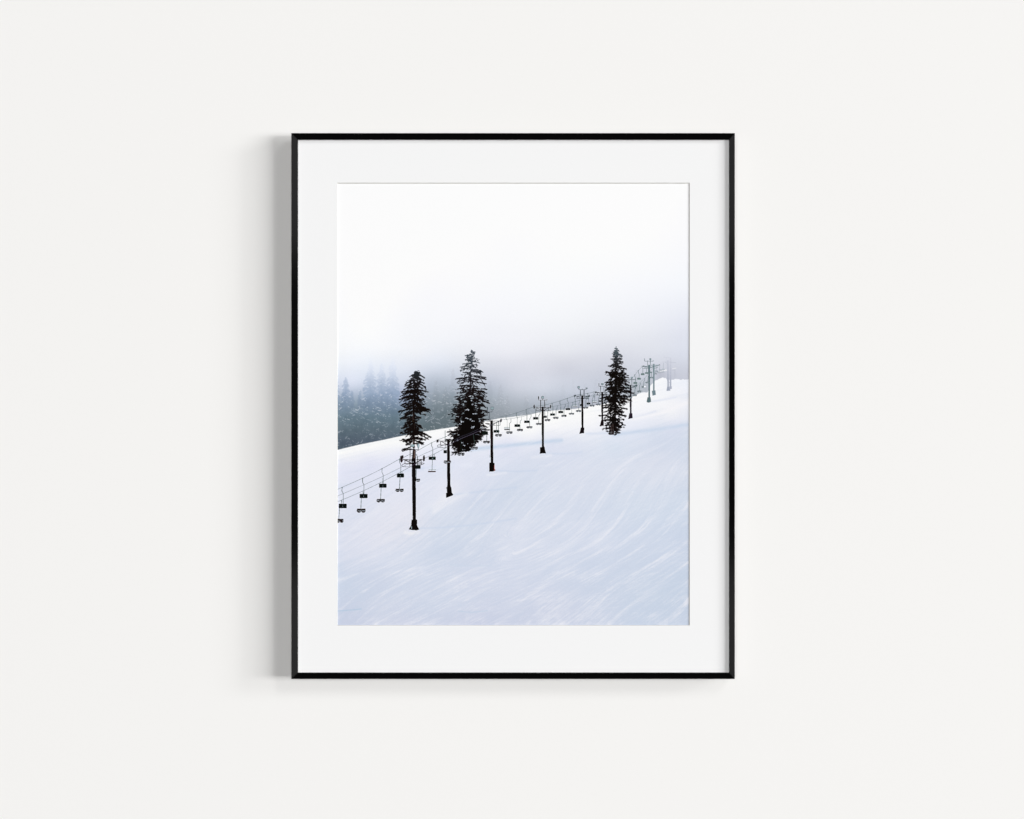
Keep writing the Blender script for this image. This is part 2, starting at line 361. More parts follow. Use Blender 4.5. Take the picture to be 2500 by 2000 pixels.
# the grey hut wall and mound far up in the fog
m = np.clip(1 - np.abs(XX - 1612) / 16, 0, 1) * ((YY > 908) & (YY < 932))
hazy = hazy - (m * 12)[..., None] * np.array([1, 1, .9])
put = np.zeros((BH, BW))
for a, b, w in [((1607, 907), (1632, 904), 2.0), ((1618, 905), (1626, 903), 2.5), ((1642, 900.5), (1650, 899), 1.6)]:
    put_line(put, a, b, w, .7)
hazy = hazy * (1 - put[..., None]) + 247 * put[..., None]

snowmask = np.clip(YY - ridge[None, :] + .5, 0, 1)[..., None]
base = hazy * (1 - snowmask) + tone * snowmask
# film grain of the photograph that was printed
g = np.random.RandomState(8).randn(BH, BW)[..., None] * np.interp(YY, [450, 800, 950, 1500], [.25, .9, 1.7, 1.6])[..., None]
base = base + g

# ======================================================================
# ink shapes: every printed motif owns its cells of one fine mosaic
# ======================================================================
MW, MH = BW * K, BH * K
owner = np.zeros((MH, MW), np.int16)
ink = np.zeros((MH, MW, 3), np.float32)
MOTIFS = [None]                       # (kind, label)


def motif(kind, label=None):
    MOTIFS.append((kind, label))
    return len(MOTIFS) - 1


def _win(x0, y0, x1, y1):
    ix0 = max(0, int((x0 - PX0) * K) - 1); ix1 = min(MW, int((x1 - PX0) * K) + 2)
    iy0 = max(0, int((y0 - PY0) * K) - 1); iy1 = min(MH, int((y1 - PY0) * K) + 2)
    if ix1 <= ix0 or iy1 <= iy0:
        return None
    X = (np.arange(ix0, ix1)[None, :] + .5) / K + PX0
    Y = (np.arange(iy0, iy1)[:, None] + .5) / K + PY0
    return iy0, iy1, ix0, ix1, X, Y


def stamp(i, win, mask, col, only=None):
    iy0, iy1, ix0, ix1 = win[:4]
    o = owner[iy0:iy1, ix0:ix1]
    if only is not None:
        mask = mask & (o == only)
    o[mask] = i
    ink[iy0:iy1, ix0:ix1][mask] = col


def cap(i, a, b, w0, w1, col, only=None):
    w = max(w0, w1) / 2 + .5
    win = _win(min(a[0], b[0]) - w, min(a[1], b[1]) - w, max(a[0], b[0]) + w, max(a[1], b[1]) + w)
    if win is None:
        return
    d, s, t = seg_dist(win[4], win[5], a, b)
    stamp(i, win, d <= (w0 + (w1 - w0) * t) / 2, col, only)


def path(i, pts, w, col, only=None):
    for a, b in zip(pts[:-1], pts[1:]):
        cap(i, a, b, w, w, col, only)


def poly(i, pts, col, only=None):
    xs = [p[0] for p in pts]; ys = [p[1] for p in pts]
    win = _win(min(xs), min(ys), max(xs), max(ys))
    if win is None:
        return
    X, Y = win[4] + 0 * win[5], win[5] + 0 * win[4]
    ins = np.zeros(X.shape, bool)
    n = len(pts)
    for k in range(n):
        x1, y1 = pts[k]; x2, y2 = pts[(k + 1) % n]
        if y1 == y2:
            continue
        c = ((y1 > Y) != (y2 > Y)) & (X < (x2 - x1) * (Y - y1) / (y2 - y1) + x1)
        ins ^= c
    stamp(i, win, ins, col, only)


def ell(i, c, rx, ry, col, ring=None, a0=None, only=None):
    win = _win(c[0] - rx - 1, c[1] - ry - 1, c[0] + rx + 1, c[1] + ry + 1)
    if win is None:
        return
    q = np.sqrt(((win[4] - c[0]) / rx) ** 2 + ((win[5] - c[1]) / ry) ** 2)
    mk = q <= 1
    if ring:
        mk &= q >= 1 - ring / min(rx, ry)
    stamp(i, win, mk, col, only)


def rrect(i, x0, y0, x1, y1, col, r=1.0, only=None):
    win = _win(x0, y0, x1, y1)
    if win is None:
        return
    cx, cy, hx, hy = (x0 + x1) / 2, (y0 + y1) / 2, (x1 - x0) / 2, (y1 - y0) / 2
    r = min(r, hx, hy)
    qx = np.maximum(np.abs(win[4] - cx) - (hx - r), 0); qy = np.maximum(np.abs(win[5] - cy) - (hy - r), 0)
    stamp(i, win, (np.hypot(qx, qy) <= r) & (np.abs(win[4] - cx) <= hx) & (np.abs(win[5] - cy) <= hy), col, only)


# ---- the three dark conifers ------------------------------------------
def conifer(i, tf, sc, trunk, left, right, colf, seed, core, dens=1.0, droop=.22, w_tr=(1.0, 5.0), lift=.10):
    r = np.random.RandomState(seed)
    T = tf(trunk)
    L = sorted(tf(left), key=lambda p: p[1]); R = sorted(tf(right), key=lambda p: p[1])
    ty = [p[1] for p in T]; tx = [p[0] for p in T]
    top, bot = ty[0], ty[-1]

    def cx(y):
        return float(np.interp(y, ty, tx))

    def jit(c, a=4):
        return np.clip(np.array(c, float) + r.randint(-1, 2) * a * .5, 3, 255)

    nseg = 30
    for k in range(nseg):
        ya, yb = top + (bot - top) * k / nseg, top + (bot - top) * (k + 1) / nseg
        cap(i, (cx(ya), ya), (cx(yb), yb), np.interp(ya, [top, bot], w_tr), np.interp(yb, [top, bot], w_tr), colf(ya))

    def needles(ax, ay, bx, by, n, size):
        for _ in range(n):
            t = r.uniform(0.0, 1)
            px, py = ax + (bx - ax) * t, ay + (by - ay) * t
            ang = math.atan2(by - ay, bx - ax) + r.uniform(-.9, .9)
            ln = size * r.uniform(.4, 1.3)
            qx, qy = px + math.cos(ang) * ln * .85, py + math.sin(ang) * ln * .38 + r.uniform(-.05, .36) * ln
            cap(i, (px, py), (qx, qy), r.uniform(1.1, 1.9), .6, jit(colf(py)))

    for side, tips in ((-1, L), (1, R)):
        for (x, y) in tips:
            ln0 = abs(x - cx(y))
            dr = droop * r.uniform(.2, 1.7)
            ay = max(top + 1, y - dr * ln0)
            ax = cx(ay)
            mid = (ax + (x - ax) * r.uniform(.4, .65), (ay + y) / 2 - lift * ln0 * r.uniform(-.8, 2.6))
            prev = (ax, ay)
            N = 7
            pts = []
            heavy = r.uniform(.55, 1.45)
            for k in range(1, N + 1):
                t = k / N
                q = ((1 - t) ** 2 * ax + 2 * t * (1 - t) * mid[0] + t * t * x, (1 - t) ** 2 * ay + 2 * t * (1 - t) * mid[1] + t * t * y + r.uniform(-.5, .5))
                cap(i, prev, q, 1.9 * (1 - t * .5), 1.9 * (1 - t * .6), colf(q[1]))
                pts.append((prev, q, t)); prev = q
            fsz = np.interp(y, [top, top + (bot - top) * .35, bot], [2.2, 4.0, 5.0])
            for (p, q, t) in pts:
                foli = (.35 + 1.25 * math.sin(min(1, t * 1.15) * 2.4)) * heavy * r.uniform(.35, 1.5)
                needles(p[0], p[1], q[0], q[1], int(max(1, ln0 * .55 * foli) * dens), fsz * (.55 + .6 * heavy * (1 - abs(t - .6))))
            for _ in range(3 if ln0 > 9 else 1):
                t = r.uniform(.3, .85)
                bx, by = ax + (x - ax) * t, ay + (y - ay) * t - lift * ln0 * .4
                ex, ey = bx + side * ln0 * r.uniform(.12, .32), by + r.uniform(-.12, .38) * ln0
                cap(i, (bx, by), (ex, ey), 1.2, .6, colf(by))
                needles(bx, by, ex, ey, int(6 * dens), fsz * .75)
    # crown core: overlapping sprays with gaps left between them
    Lx = lambda y: float(np.interp(y, [p[1] for p in L], [p[0] for p in L]))
    Rx = lambda y: float(np.interp(y, [p[1] for p in R], [p[0] for p in R]))
    for (y0, y1, frac, n) in core:
        y0, y1 = tf([(0, y0)])[0][1], tf([(0, y1)])[0][1]
        for _ in range(n):
            y = r.uniform(y0, y1); sd = r.choice([-1, 1])
            lim = abs((Lx(y) if sd < 0 else Rx(y)) - cx(y)) * frac
            d = lim * r.uniform(-.12, 1) ** 1.0 if r.rand() < .7 else lim * r.uniform(-.1, .45)
            x = cx(y) + sd * d
            ln = r.uniform(2.5, 6)
            cap(i, (x, y), (x + sd * ln * .85, y + ln * r.uniform(.1, .65)), r.uniform(1.4, 2.6), .8, jit(colf(y)))


def holes(i, tf, zones, seed, sx=2.6, sy=1.3, slant=.35):
    """let the sky show through the crown in small slanted gaps"""
    r = np.random.RandomState(seed)
    ys, xs = np.where(owner == i)
    if len(ys) == 0:
        return
    X = xs / K + PX0; Y = ys / K + PY0
    cxm = X.mean()
    g = r.rand(400, 400); g = (g + np.roll(g, 1, 0) + np.roll(g, 1, 1)) / 3
    v = Y - slant * np.abs(X - cxm)

    def samp(a, b):
        u = (X / a) % 399; w = (v / b) % 399
        u0 = u.astype(int); w0 = w.astype(int); fu = u - u0; fw = w - w0
        return (g[w0, u0] * (1 - fu) * (1 - fw) + g[w0, u0 + 1] * fu * (1 - fw) + g[w0 + 1, u0] * (1 - fu) * fw + g[w0 + 1, u0 + 1] * fu * fw)
    n = samp(sx, sy) * .6 + samp(sx * 2.2, sy * 2.0) * .4
    order = np.argsort(np.argsort(n)) / len(n)
    zy = [tf([(0, z[0])])[0][1] for z in zones]
    frac = np.interp(Y, zy, [z[1] for z in zones])
    kill = order < frac
    owner[ys[kill], xs[kill]] = 0


def ramp(stops):
    ys = [s[0] for s in stops]

    def f(y):
        return np.array([float(np.interp(y, ys, [s[c] for s in stops])) for c in (1, 2, 3)])
    return f


DK = (15, 11, 10)
# ---- lift towers -------------------------------------------------------
def cable(label, tf, pts, w=.8, col=(92, 108, 108), only=None):
    i = motif('printed_cable', label)
    path(i, smooth_poly(tf(pts), 4), w, col, only)
    return i


def sheave(i, tf, x, y, rx, ry, sc, col, n=2):
    c = tf([(x, y)])[0]
    for k in range(n):
        ell(i, (c[0] + (k - (n - 1) / 2) * rx / sc * 1.5, c[1] - k * .8), rx / sc, ry / sc, col)
    cap(i, (c[0] - rx / sc, c[1] + 1), (c[0] + 2 * rx / sc, c[1] - 1), 1.1, 1.1, tuple(v * .7 for v in col))


def lamp(i, tf, x, y, w, h, sc, col, glass=(150, 172, 178)):
    c = tf([(x, y)])[0]
    rrect(i, c[0] - w / sc / 2, c[1] - h / sc / 2, c[0] + w / sc / 2, c[1] + h / sc / 2, col, .8)
    if w > 24:
        rrect(i, c[0] - w / sc / 2 + .8, c[1] - h / sc / 2 + .7, c[0] + w / sc / 2 - .8, c[1] + h / sc / 2 - 1.0, glass, .5)


def tower(label, tf, sc, pole, foot, strokes, sheaves, lamps, col, arm=None, footcol=None, colb=None):
    i = motif('printed_lift_tower', label)
    arm = arm or col
    for s in strokes:
        pts, w = s[0], s[1]
        path(i, tf(pts), max(1.15, w / sc * 1.15), s[2] if len(s) > 2 else arm)
    for (x, y, rx, ry) in sheaves:
        sheave(i, tf, x, y, rx, ry, sc, arm)
    for (x, y, w, h) in lamps:
        lamp(i, tf, x, y, w, h, sc, arm)
    P = tf(pole)
    if colb is None:
        poly(i, P, col)
    else:
        n = 8
        for k in range(n):
            a, b = k / n, (k + 1) / n
            lerp = lambda p, q, t: (p[0] + (q[0] - p[0]) * t, p[1] + (q[1] - p[1]) * t)
            c = np.array(col, float) * (1 - a) + np.array(colb, float) * a
            poly(i, [lerp(P[0], P[3], a), lerp(P[1], P[2], a), lerp(P[1], P[2], b), lerp(P[0], P[3], b)], c)
    poly(i, tf(foot), footcol or colb or col)
    return i


# ---- lift chairs -------------------------------------------------------
def chair_back(label, tf, sc, hanger, rect, col=(14, 20, 18), hcol=(58, 82, 76), slot=True, only=None):
    i = motif('printed_lift_chair', label)
    if hanger:
        H = tf(hanger)
        path(i, H, max(.85, 9 / sc), hcol, only)
        if len(H) > 2:
            cap(i, (H[0][0] - .9, H[0][1]), (H[0][0] + 1.2, H[0][1]), 1, 1, hcol, only)
    x0, y0, x1, y1 = rect
    (a, b), (c, d) = tf([(x0, y0), (x1, y1)])
    rrect(i, a, b + .5, c, d, col, 1.4, only)
    mx = (a + c) / 2
    rrect(i, a + .5, b, mx - .4, b + 2.5, col, .6, only); rrect(i, mx + .4, b, c - .5, b + 2.5, col, .6, only)
    if slot:
        rrect(i, mx - .35, b + (d - b) * .42, mx + .35, b + (d - b) * .75, (150, 165, 172), .3, only)
    return i


def chair_front(label, tf, sc, hanger, rect, seed=0, col=(34, 22, 22), snow=(186, 197, 207), hcol=(72, 94, 90), amount=.6):
    i = motif('printed_lift_chair', label)
    r = np.random.RandomState(seed)
    if hanger:
        path(i, tf(hanger), max(.85, 9 / sc), hcol)
    x0, y0, x1, y1 = rect
    (a, b), (c, d) = tf([(x0, y0), (x1, y1)])
    mx = (a + c) / 2; h = d - b
    for (p, q) in ((a, mx - .1), (mx + .1, c)):
        rrect(i, p, b, q, b + h * .55, col, .7)
        ell(i, ((p + q) / 2, b + h * .55), (q - p) / 2, h * .45, col)
        n = 3
        for k in range(n):
            if r.rand() < amount + .15:
                cxk = p + (q - p) * (k + .6) / (n + .2)
                cap(i, (cxk - .6, b + h * r.uniform(.42, .66)), (cxk + .7, b + h * r.uniform(.42, .66)), h * .22, h * .13, snow)
    cap(i, (a - .8, b + h * .45), (a + .8, b + h * .75), .9, .9, col)
    return i


def chair_plank(label, tf, sc, hanger, back, seat, hcol=(72, 94, 90), seatcol=(30, 24, 28)):
    i = motif('printed_lift_chair', label)
    (a, b), (c, d) = tf([back[:2], back[2:]])
    (e, f), (g, h) = tf([seat[:2], seat[2:]])
    rrect(i, a, b, c, b + (d - b) * .35, (150, 164, 168), .3); rrect(i, a, d - (d - b) * .25, c, d, (165, 178, 182), .3)
    rrect(i, a, b, a + .8, d, (140, 155, 160), .2); rrect(i, c - .8, b, c, d, (140, 155, 160), .2)
    rrect(i, e, f, g, h, seatcol, .8)
    rrect(i, e, f - 1.4, g, f, (232, 238, 244), .4)
    if hanger:
        path(i, tf(hanger), max(.85, 9 / sc), hcol)
    return i


A_ = zt(820, 1080, 7.1875); sA = 7.1875
B_ = zt(1040, 1040, 8.625); sB = 8.625
C_ = zt(1220, 950, 10.15); sC = 10.15
D_ = zt(1380, 920, 11.5); sD = 11.5
E_ = zt(1520, 850, 9.076); sE = 9.076
T1 = zt(960, 890, 8.218); T2 = zt(1080, 840, 6.39); T3 = zt(1460, 830, 7.19)
F_ = zt(1040, 840, 7.84); sF = 7.84

# far pieces first -------------------------------------------------------
hz1 = (188, 192, 206); hz0 = (208, 211, 223)
tower('faintest twin lift tower, rear post, at the far right in the fog', E_, sE, [(1045, 212), (1078, 212), (1082, 845), (1045, 845)], [(1035, 840), (1092, 850), (1088, 905), (1055, 912)],
      [([(1090, 330), (1175, 325)], 8, (204, 207, 220)), ([(1090, 490), (1170, 485)], 8, (190, 194, 206)), ([(1160, 500), (1160, 660)], 10, (192, 195, 208)), ([(1030, 765), (1050, 755)], 6, (178, 182, 196))], [], [], hz0, colb=(172, 177, 194))
tower('faint grey lift tower in front of its twin in the fog at far right', E_, sE, [(990, 272), (1022, 272), (1024, 862), (992, 862)], [(990, 855), (1040, 865), (1058, 942), (972, 950)],
      [([(920, 210), (1045, 210)], 6, (206, 210, 222)), ([(922, 210), (920, 170)], 6, (208, 212, 224)), ([(975, 210), (975, 300)], 6, (208, 212, 224)), ([(885, 308), (1180, 320)], 9, (198, 202, 214)), ([(940, 310), (990, 350)], 7, (198, 202, 214))], [], [], (200, 204, 217), colb=(160, 167, 184))
for k, (x0, y0, x1, y1, hx, hy) in enumerate([(875, 460, 935, 484, 908, 330), (808, 474, 870, 500, 826, 368), (722, 500, 792, 528, 762, 400)]):
    chair_back('fog-faded lift chair of the upper row, ' + ['farthest', 'second farthest', 'third farthest'][k] + ' up the hill', E_, sE, [(hx, hy), (hx - 8, y0)], (x0, y0, x1, y1), col=(172 - 12 * k, 182 - 12 * k, 192 - 12 * k), hcol=(178 - 10 * k, 186 - 10 * k, 196 - 10 * k), slot=False)
for k, (x0, y0, x1, y1) in enumerate([(865, 520, 930, 545), (780, 528, 845, 556), (688, 550, 765, 584)]):
    chair_front('fog-faded snowy lift chair of the lower row, ' + ['farthest', 'second farthest', 'third farthest'][k] + ' up the hill', E_, sE, [((x0 + x1) / 2, y0 - 70), ((x0 + x1) / 2, y0)], (x0, y0, x1, y1), 60 + k, col=(150 - 15 * k, 160 - 14 * k, 172 - 15 * k), snow=(240, 242, 247), hcol=(178 - 10 * k, 186 - 10 * k, 196 - 10 * k), amount=.8)

cable('thin faint cable climbing into the fog at right', E_, [(100, 760), (230, 640), (300, 560), (350, 495), (430, 420), (470, 395)], .7, (150, 162, 168))
cable('thin faint lower cable climbing into the fog at right', E_, [(300, 860), (400, 750), (490, 665), (610, 520), (700, 400), (815, 375)], .7, (150, 162, 168))

g8 = (100, 120, 124); g9 = (122, 141, 147)
tower('grey lift tower just behind and right of the foggy floodlight tower', E_, sE, [(673, 348), (707, 348), (708, 942), (676, 942)], [(650, 950), (725, 935), (737, 1035), (665, 1055)],
      [([(620, 380), (820, 375)], 8), ([(700, 420), (800, 375)], 9), ([(620, 435), (700, 400)], 9), ([(700, 455), (785, 420)], 6)], [(808, 378, 8, 12)], [], (128, 147, 153), g9, colb=(112, 130, 138))
# chairs of the foggy stretch
g = (104, 124, 122)
chair_back('grey lift chair left of the foggy floodlight tower, right beside its post', E_, sE, [(533, 455), (530, 540)], (495, 536, 568, 570), col=(110, 130, 130), hcol=(120, 138, 142))
chair_back('grey lift chair between the two foggy towers', E_, sE, None, (610, 520, 656, 556), col=(118, 136, 140), slot=False)
tower('foggy grey lift tower with floodlights above the right end of the slope', E_, sE, [(568, 370), (608, 370), (608, 1098), (574, 1098)], [(553, 1088), (621, 1088), (631, 1192), (580, 1210), (532, 1198)],
      [([(553, 280), (555, 400)], 9), ([(615, 265), (616, 380)], 9), ([(490, 290), (678, 290)], 8), ([(678, 290), (680, 278)], 7), ([(490, 290), (484, 235)], 10),
       ([(452, 405), (620, 405)], 12), ([(500, 410), (575, 440)], 9), ([(606, 440), (700, 400)], 14), ([(460, 448), (570, 448)], 6), ([(497, 405), (497, 448)], 6)],
      [(462, 405, 10, 14)], [(615, 245, 38, 34)], (96, 117, 121), g8, colb=(88, 108, 112))
chair_back('grey lift chair nearest left of the foggy tower top', E_, sE, [(435, 398), (433, 430), (450, 462), (448, 560)], (406, 558, 486, 598), col=g, hcol=(105, 125, 130))
chair_back('grey lift chair second left of the foggy tower top', E_, sE, [(350, 495), (348, 540), (366, 575), (365, 662)], (324, 660, 404, 701), col=g, hcol=(98, 120, 122))
chair_back('grey lift chair beside the lamp right of the dark fir', E_, sE, [(270, 590), (268, 625), (287, 660), (285, 755)], (240, 752, 324, 793), col=(98, 118, 116), hcol=(92, 114, 116))
chair_front('snow-loaded lift chair between the two foggy towers', E_, sE, [(640, 560), (640, 642)], (608, 642, 684, 674), 71, col=(95, 112, 116), amount=.9, hcol=(110, 130, 134))
chair_front('lift chair touching the left side of the foggy tower post', E_, sE, [(568, 620), (557, 748)], (514, 747, 592, 781), 72, col=(84, 102, 104), amount=.9, hcol=(110, 130, 134))
i_ = chair_front('lift chair with a ball of snow on one seat', E_, sE, [(490, 665), (488, 710), (472, 735), (467, 845)], (427, 844, 508, 880), 73, col=(76, 92, 94), amount=.8, hcol=(96, 118, 122))
ell(i_, E_([(492, 855)])[0], 2.2, 2.2, (244, 246, 250))
chair_front('lift chair halfway between the dark fir and the foggy tower', E_, sE, [(392, 765), (395, 800), (375, 835), (375, 945)], (332, 944, 416, 980), 74, col=(70, 86, 88), amount=1, hcol=(86, 108, 110))
tower('dark violet lift tower just right of the slim fir', E_, sE, [(158, 812), (197, 812), (200, 1455), (162, 1455)], [(148, 1445), (215, 1445), (224, 1552), (180, 1560), (126, 1576)],
      [([(140, 690), (142, 830)], 9), ([(203, 680), (205, 815)], 9), ([(90, 703), (275, 700)], 8), ([(275, 700), (280, 680)], 7), ([(40, 835), (310, 828)], 9),
       ([(190, 870), (310, 830)], 14), ([(60, 835), (160, 875)], 9), ([(50, 870), (290, 868)], 6), ([(76, 830), (76, 870)], 6), ([(270, 830), (270, 870)], 6)],
      [(305, 838, 10, 22)], [(203, 657, 44, 38)], (50, 52, 58), (84, 98, 102), colb=(34, 26, 36), footcol=(40, 32, 42))
chair_front('lift chair hanging right of the violet-footed tower', E_, sE, [(300, 800), (292, 885), (272, 920), (270, 1032)], (230, 1030, 315, 1067), 75, col=(60, 76, 78), amount=.8, hcol=(84, 106, 108))
chair_front('lift chair crossing the violet-footed tower post', E_, sE, None, (148, 1078, 213, 1110), 76, col=(90, 104, 112), amount=1)

# mid row ----------------------------------------------------------------
GC = (112, 126, 130)
cable('thin cable of the upper row between the third and fourth towers', C_, [(0, 692), (160, 662), (415, 590), (655, 508), (850, 440), (900, 430), (1100, 400), (1300, 350), (1495, 295), (1680, 228), (1878, 165)], .8, (104, 118, 122))
cable('thin cable of the lower row between the third and fifth towers', C_, [(30, 765), (280, 735), (540, 685), (780, 622), (1010, 550), (1120, 480), (1230, 450), (1425, 412), (1630, 372), (1826, 325), (1985, 285)], .7, (122, 134, 142))
cable('thin cable between the fifth tower and the slim fir', D_, [(240, 530), (300, 512), (630, 468), (810, 425), (860, 430)], .8, (112, 126, 132))
cable('thin lower cable between the fifth tower and the slim fir', D_, [(210, 712), (440, 650), (680, 548), (790, 512), (1000, 500)], .7, (122, 134, 142))
cable('short slack cable beside the fifth tower', D_, [(350, 510), (480, 515), (680, 555), (840, 545)], .6, (140, 150, 158))


def two(tf, sc, lst, fn):
    for it in lst:
        fn(it[0], tf, sc, *it[1:])


chair_back('small black lift chair left of the sixth tower post', D_, sD, None, (935, 660, 1016, 706), col=(30, 34, 36))
chair_front('lift chair between the sixth tower and the slim fir', D_, sD, [(1098, 660), (1098, 725)], (1038, 724, 1160, 766), 31, col=(58, 70, 72))
tower('lift tower half hidden behind the slim fir', D_, sD, [(1012, 425), (1062, 425), (1066, 1225), (1016, 1225)], [(1010, 1218), (1080, 1225), (1083, 1385), (1030, 1380), (965, 1400), (990, 1310)],
      [([(993, 262), (988, 440)], 13), ([(1087, 270), (1087, 440)], 11), ([(945, 268), (1140, 270)], 9), ([(945, 268), (946, 215)], 10),
       ([(840, 440), (1180, 445)], 13), ([(930, 450), (1010, 490)], 12), ([(1062, 500), (1170, 450)], 14), ([(865, 518), (1012, 514)], 9), ([(905, 445), (905, 515)], 8)],
      [(858, 442, 14, 26)], [(1043, 207, 60, 52), (946, 205, 22, 56)], DK, (52, 60, 66), footcol=(24, 17, 20))
tower('black lift tower with two floodlights, fifth from the left', D_, sD, [(448, 525), (506, 525), (512, 1436), (458, 1436)], [(437, 1428), (535, 1428), (528, 1585), (470, 1586), (395, 1610), (425, 1500)],
      [([(428, 365), (425, 545)], 18), ([(528, 365), (530, 560)], 17), ([(385, 362), (575, 362)], 10), ([(385, 362), (380, 330)], 9), ([(575, 362), (597, 332)], 9), ([(478, 362), (478, 342)], 7),
       ([(260, 540), (682, 550)], 11), ([(340, 548), (452, 603)], 11), ([(500, 606), (610, 550)], 17), ([(320, 614), (660, 612)], 8), ([(330, 550), (330, 612)], 7), ([(618, 550), (618, 612)], 9)],
      [(270, 540, 14, 28), (668, 545, 11, 34)], [(378, 297, 64, 60), (600, 322, 50, 36)], DK, (66, 74, 80), footcol=(20, 14, 18))
two(D_, sD, [('black lift chair fourth left of the fifth tower', [(60, 602), (52, 665), (85, 710), (80, 880)], (13, 878, 141, 940))], chair_back)
two(D_, sD, [('black lift chair just right of the fifth tower', [(632, 468), (630, 530), (655, 565), (652, 725)], (596, 723, 709, 780), (30, 36, 38)),
             ('black lift chair crossing behind the fifth tower post', None, (407, 763, 452, 822), (30, 36, 38), (60, 80, 78), False)], chair_back)
chair_plank('snow-covered lift chair with open back left of the fifth tower', D_, sD, [(262, 525), (262, 590), (282, 625), (280, 815)], (215, 778, 332, 812), (218, 832, 346, 852))
chair_plank('snow-covered lift chair with open back near the sixth tower', D_, sD, [(812, 425), (805, 475), (828, 515), (824, 700)], (768, 662, 882, 695), (768, 712, 884, 730))
two(D_, sD, [('snowy lift chair of the lower row, fourth left of the fifth tower', [(212, 712), (210, 775), (183, 820), (180, 1016)], (108, 1015, 248, 1066), 21, (44, 44, 48)),
             ('snowy lift chair of the lower row, just left of the fifth tower post', [(415, 650), (412, 690), (385, 750), (378, 938)], (310, 938, 444, 992), 22, (44, 48, 52)),
             ('lift chair of the lower row, just right of the fifth tower post', [(608, 560), (608, 620), (582, 660), (575, 850)], (512, 848, 642, 896), 23, (40, 36, 42)),
             ('lift chair of the lower row, second right of the fifth tower', [(790, 512), (788, 575), (762, 612), (757, 790)], (694, 790, 818, 838), 24, (52, 58, 62)),
             ('lift chair of the lower row, next left of the sixth tower', [(962, 510), (960, 560), (938, 600), (932, 757)], (875, 758, 995, 806), 25, (54, 62, 66))], chair_front)

tower('black lift tower standing alone mid-slope, fourth from the left', C_, sC, [(1038, 437), (1092, 437), (1099, 1445), (1045, 1445)], [(998, 1440), (1115, 1434), (1125, 1520), (1150, 1596), (1060, 1592), (990, 1606), (1001, 1540)],
      [([(1013, 280), (1013, 520)], 17), ([(1115, 280), (1117, 480)], 15), ([(960, 275), (1170, 275)], 9), ([(1170, 275), (1173, 256)], 8), ([(960, 275), (962, 240)], 9), ([(1063, 275), (1063, 250)], 9),
       ([(850, 455), (1232, 462)], 11), ([(915, 465), (1038, 525)], 11), ([(1098, 528), (1228, 455)], 15), ([(900, 533), (1040, 533)], 10), ([(1095, 535), (1262, 541)], 9), ([(915, 465), (915, 533)], 9), ([(1215, 460), (1215, 538)], 14)],
      [(852, 440, 10, 52), (1258, 440, 9, 50)], [(1065, 208, 66, 66), (960, 212, 24, 66)], DK, (52, 50, 54))
two(C_, sC, [('black lift chair fourth left of the mid-slope tower', [(412, 592), (410, 660), (435, 700), (433, 876)], (364, 872, 501, 937)),
             ('black lift chair third left of the mid-slope tower', [(655, 508), (652, 575), (675, 610), (675, 785)], (604, 781, 742, 844)),
             ('black lift chair just left of the mid-slope tower', [(865, 470), (875, 495), (895, 530), (893, 700)], (827, 695, 953, 757)),
             ('black lift chair just right of the mid-slope tower, cut by its post', [(1117, 540), (1117, 660)], (1095, 658, 1168, 716)),
             ('black lift chair second right of the mid-slope tower', [(1300, 350), (1297, 415), (1320, 450), (1315, 606)], (1249, 604, 1369, 662)),
             ('black lift chair third right of the mid-slope tower', [(1495, 295), (1490, 355), (1515, 395), (1513, 545)], (1452, 541, 1571, 600))], chair_back)
chair_plank('snow-covered lift chair with open back right of the third tower', C_, sC, [(160, 662), (158, 735), (185, 770), (185, 975)], (110, 943, 240, 972), (112, 990, 252, 1014))
two(C_, sC, [('snowy lift chair of the lower row beside the open-backed one', [(278, 735), (278, 820), (245, 850), (240, 1052)], (166, 1050, 317, 1110), 11),
             ('lift chair of the lower row, third left of the mid-slope tower', [(540, 685), (540, 755), (507, 800), (502, 990)], (432, 988, 574, 1048), 12),
             ('lift chair of the lower row, second left of the mid-slope tower', [(775, 620), (775, 690), (745, 740), (738, 925)], (670, 922, 810, 977), 13),
             ('lift chair of the lower row touching the mid-slope tower post', [(1003, 545), (1000, 610), (970, 655), (965, 845)], (902, 842, 1037, 892), 14),
             ('lift chair of the lower row, just right of the mid-slope tower', [(1213, 470), (1213, 520), (1192, 550), (1187, 745)], (1122, 745, 1253, 799), 15),
             ('lift chair of the lower row, second right of the mid-slope tower', [(1425, 412), (1422, 480), (1395, 515), (1393, 690)], (1328, 688, 1457, 741), 16),
             ('lift chair of the lower row, third right of the mid-slope tower', [(1625, 375), (1622, 430), (1595, 470), (1592, 640)], (1532, 640, 1655, 692), 17)], chair_front)

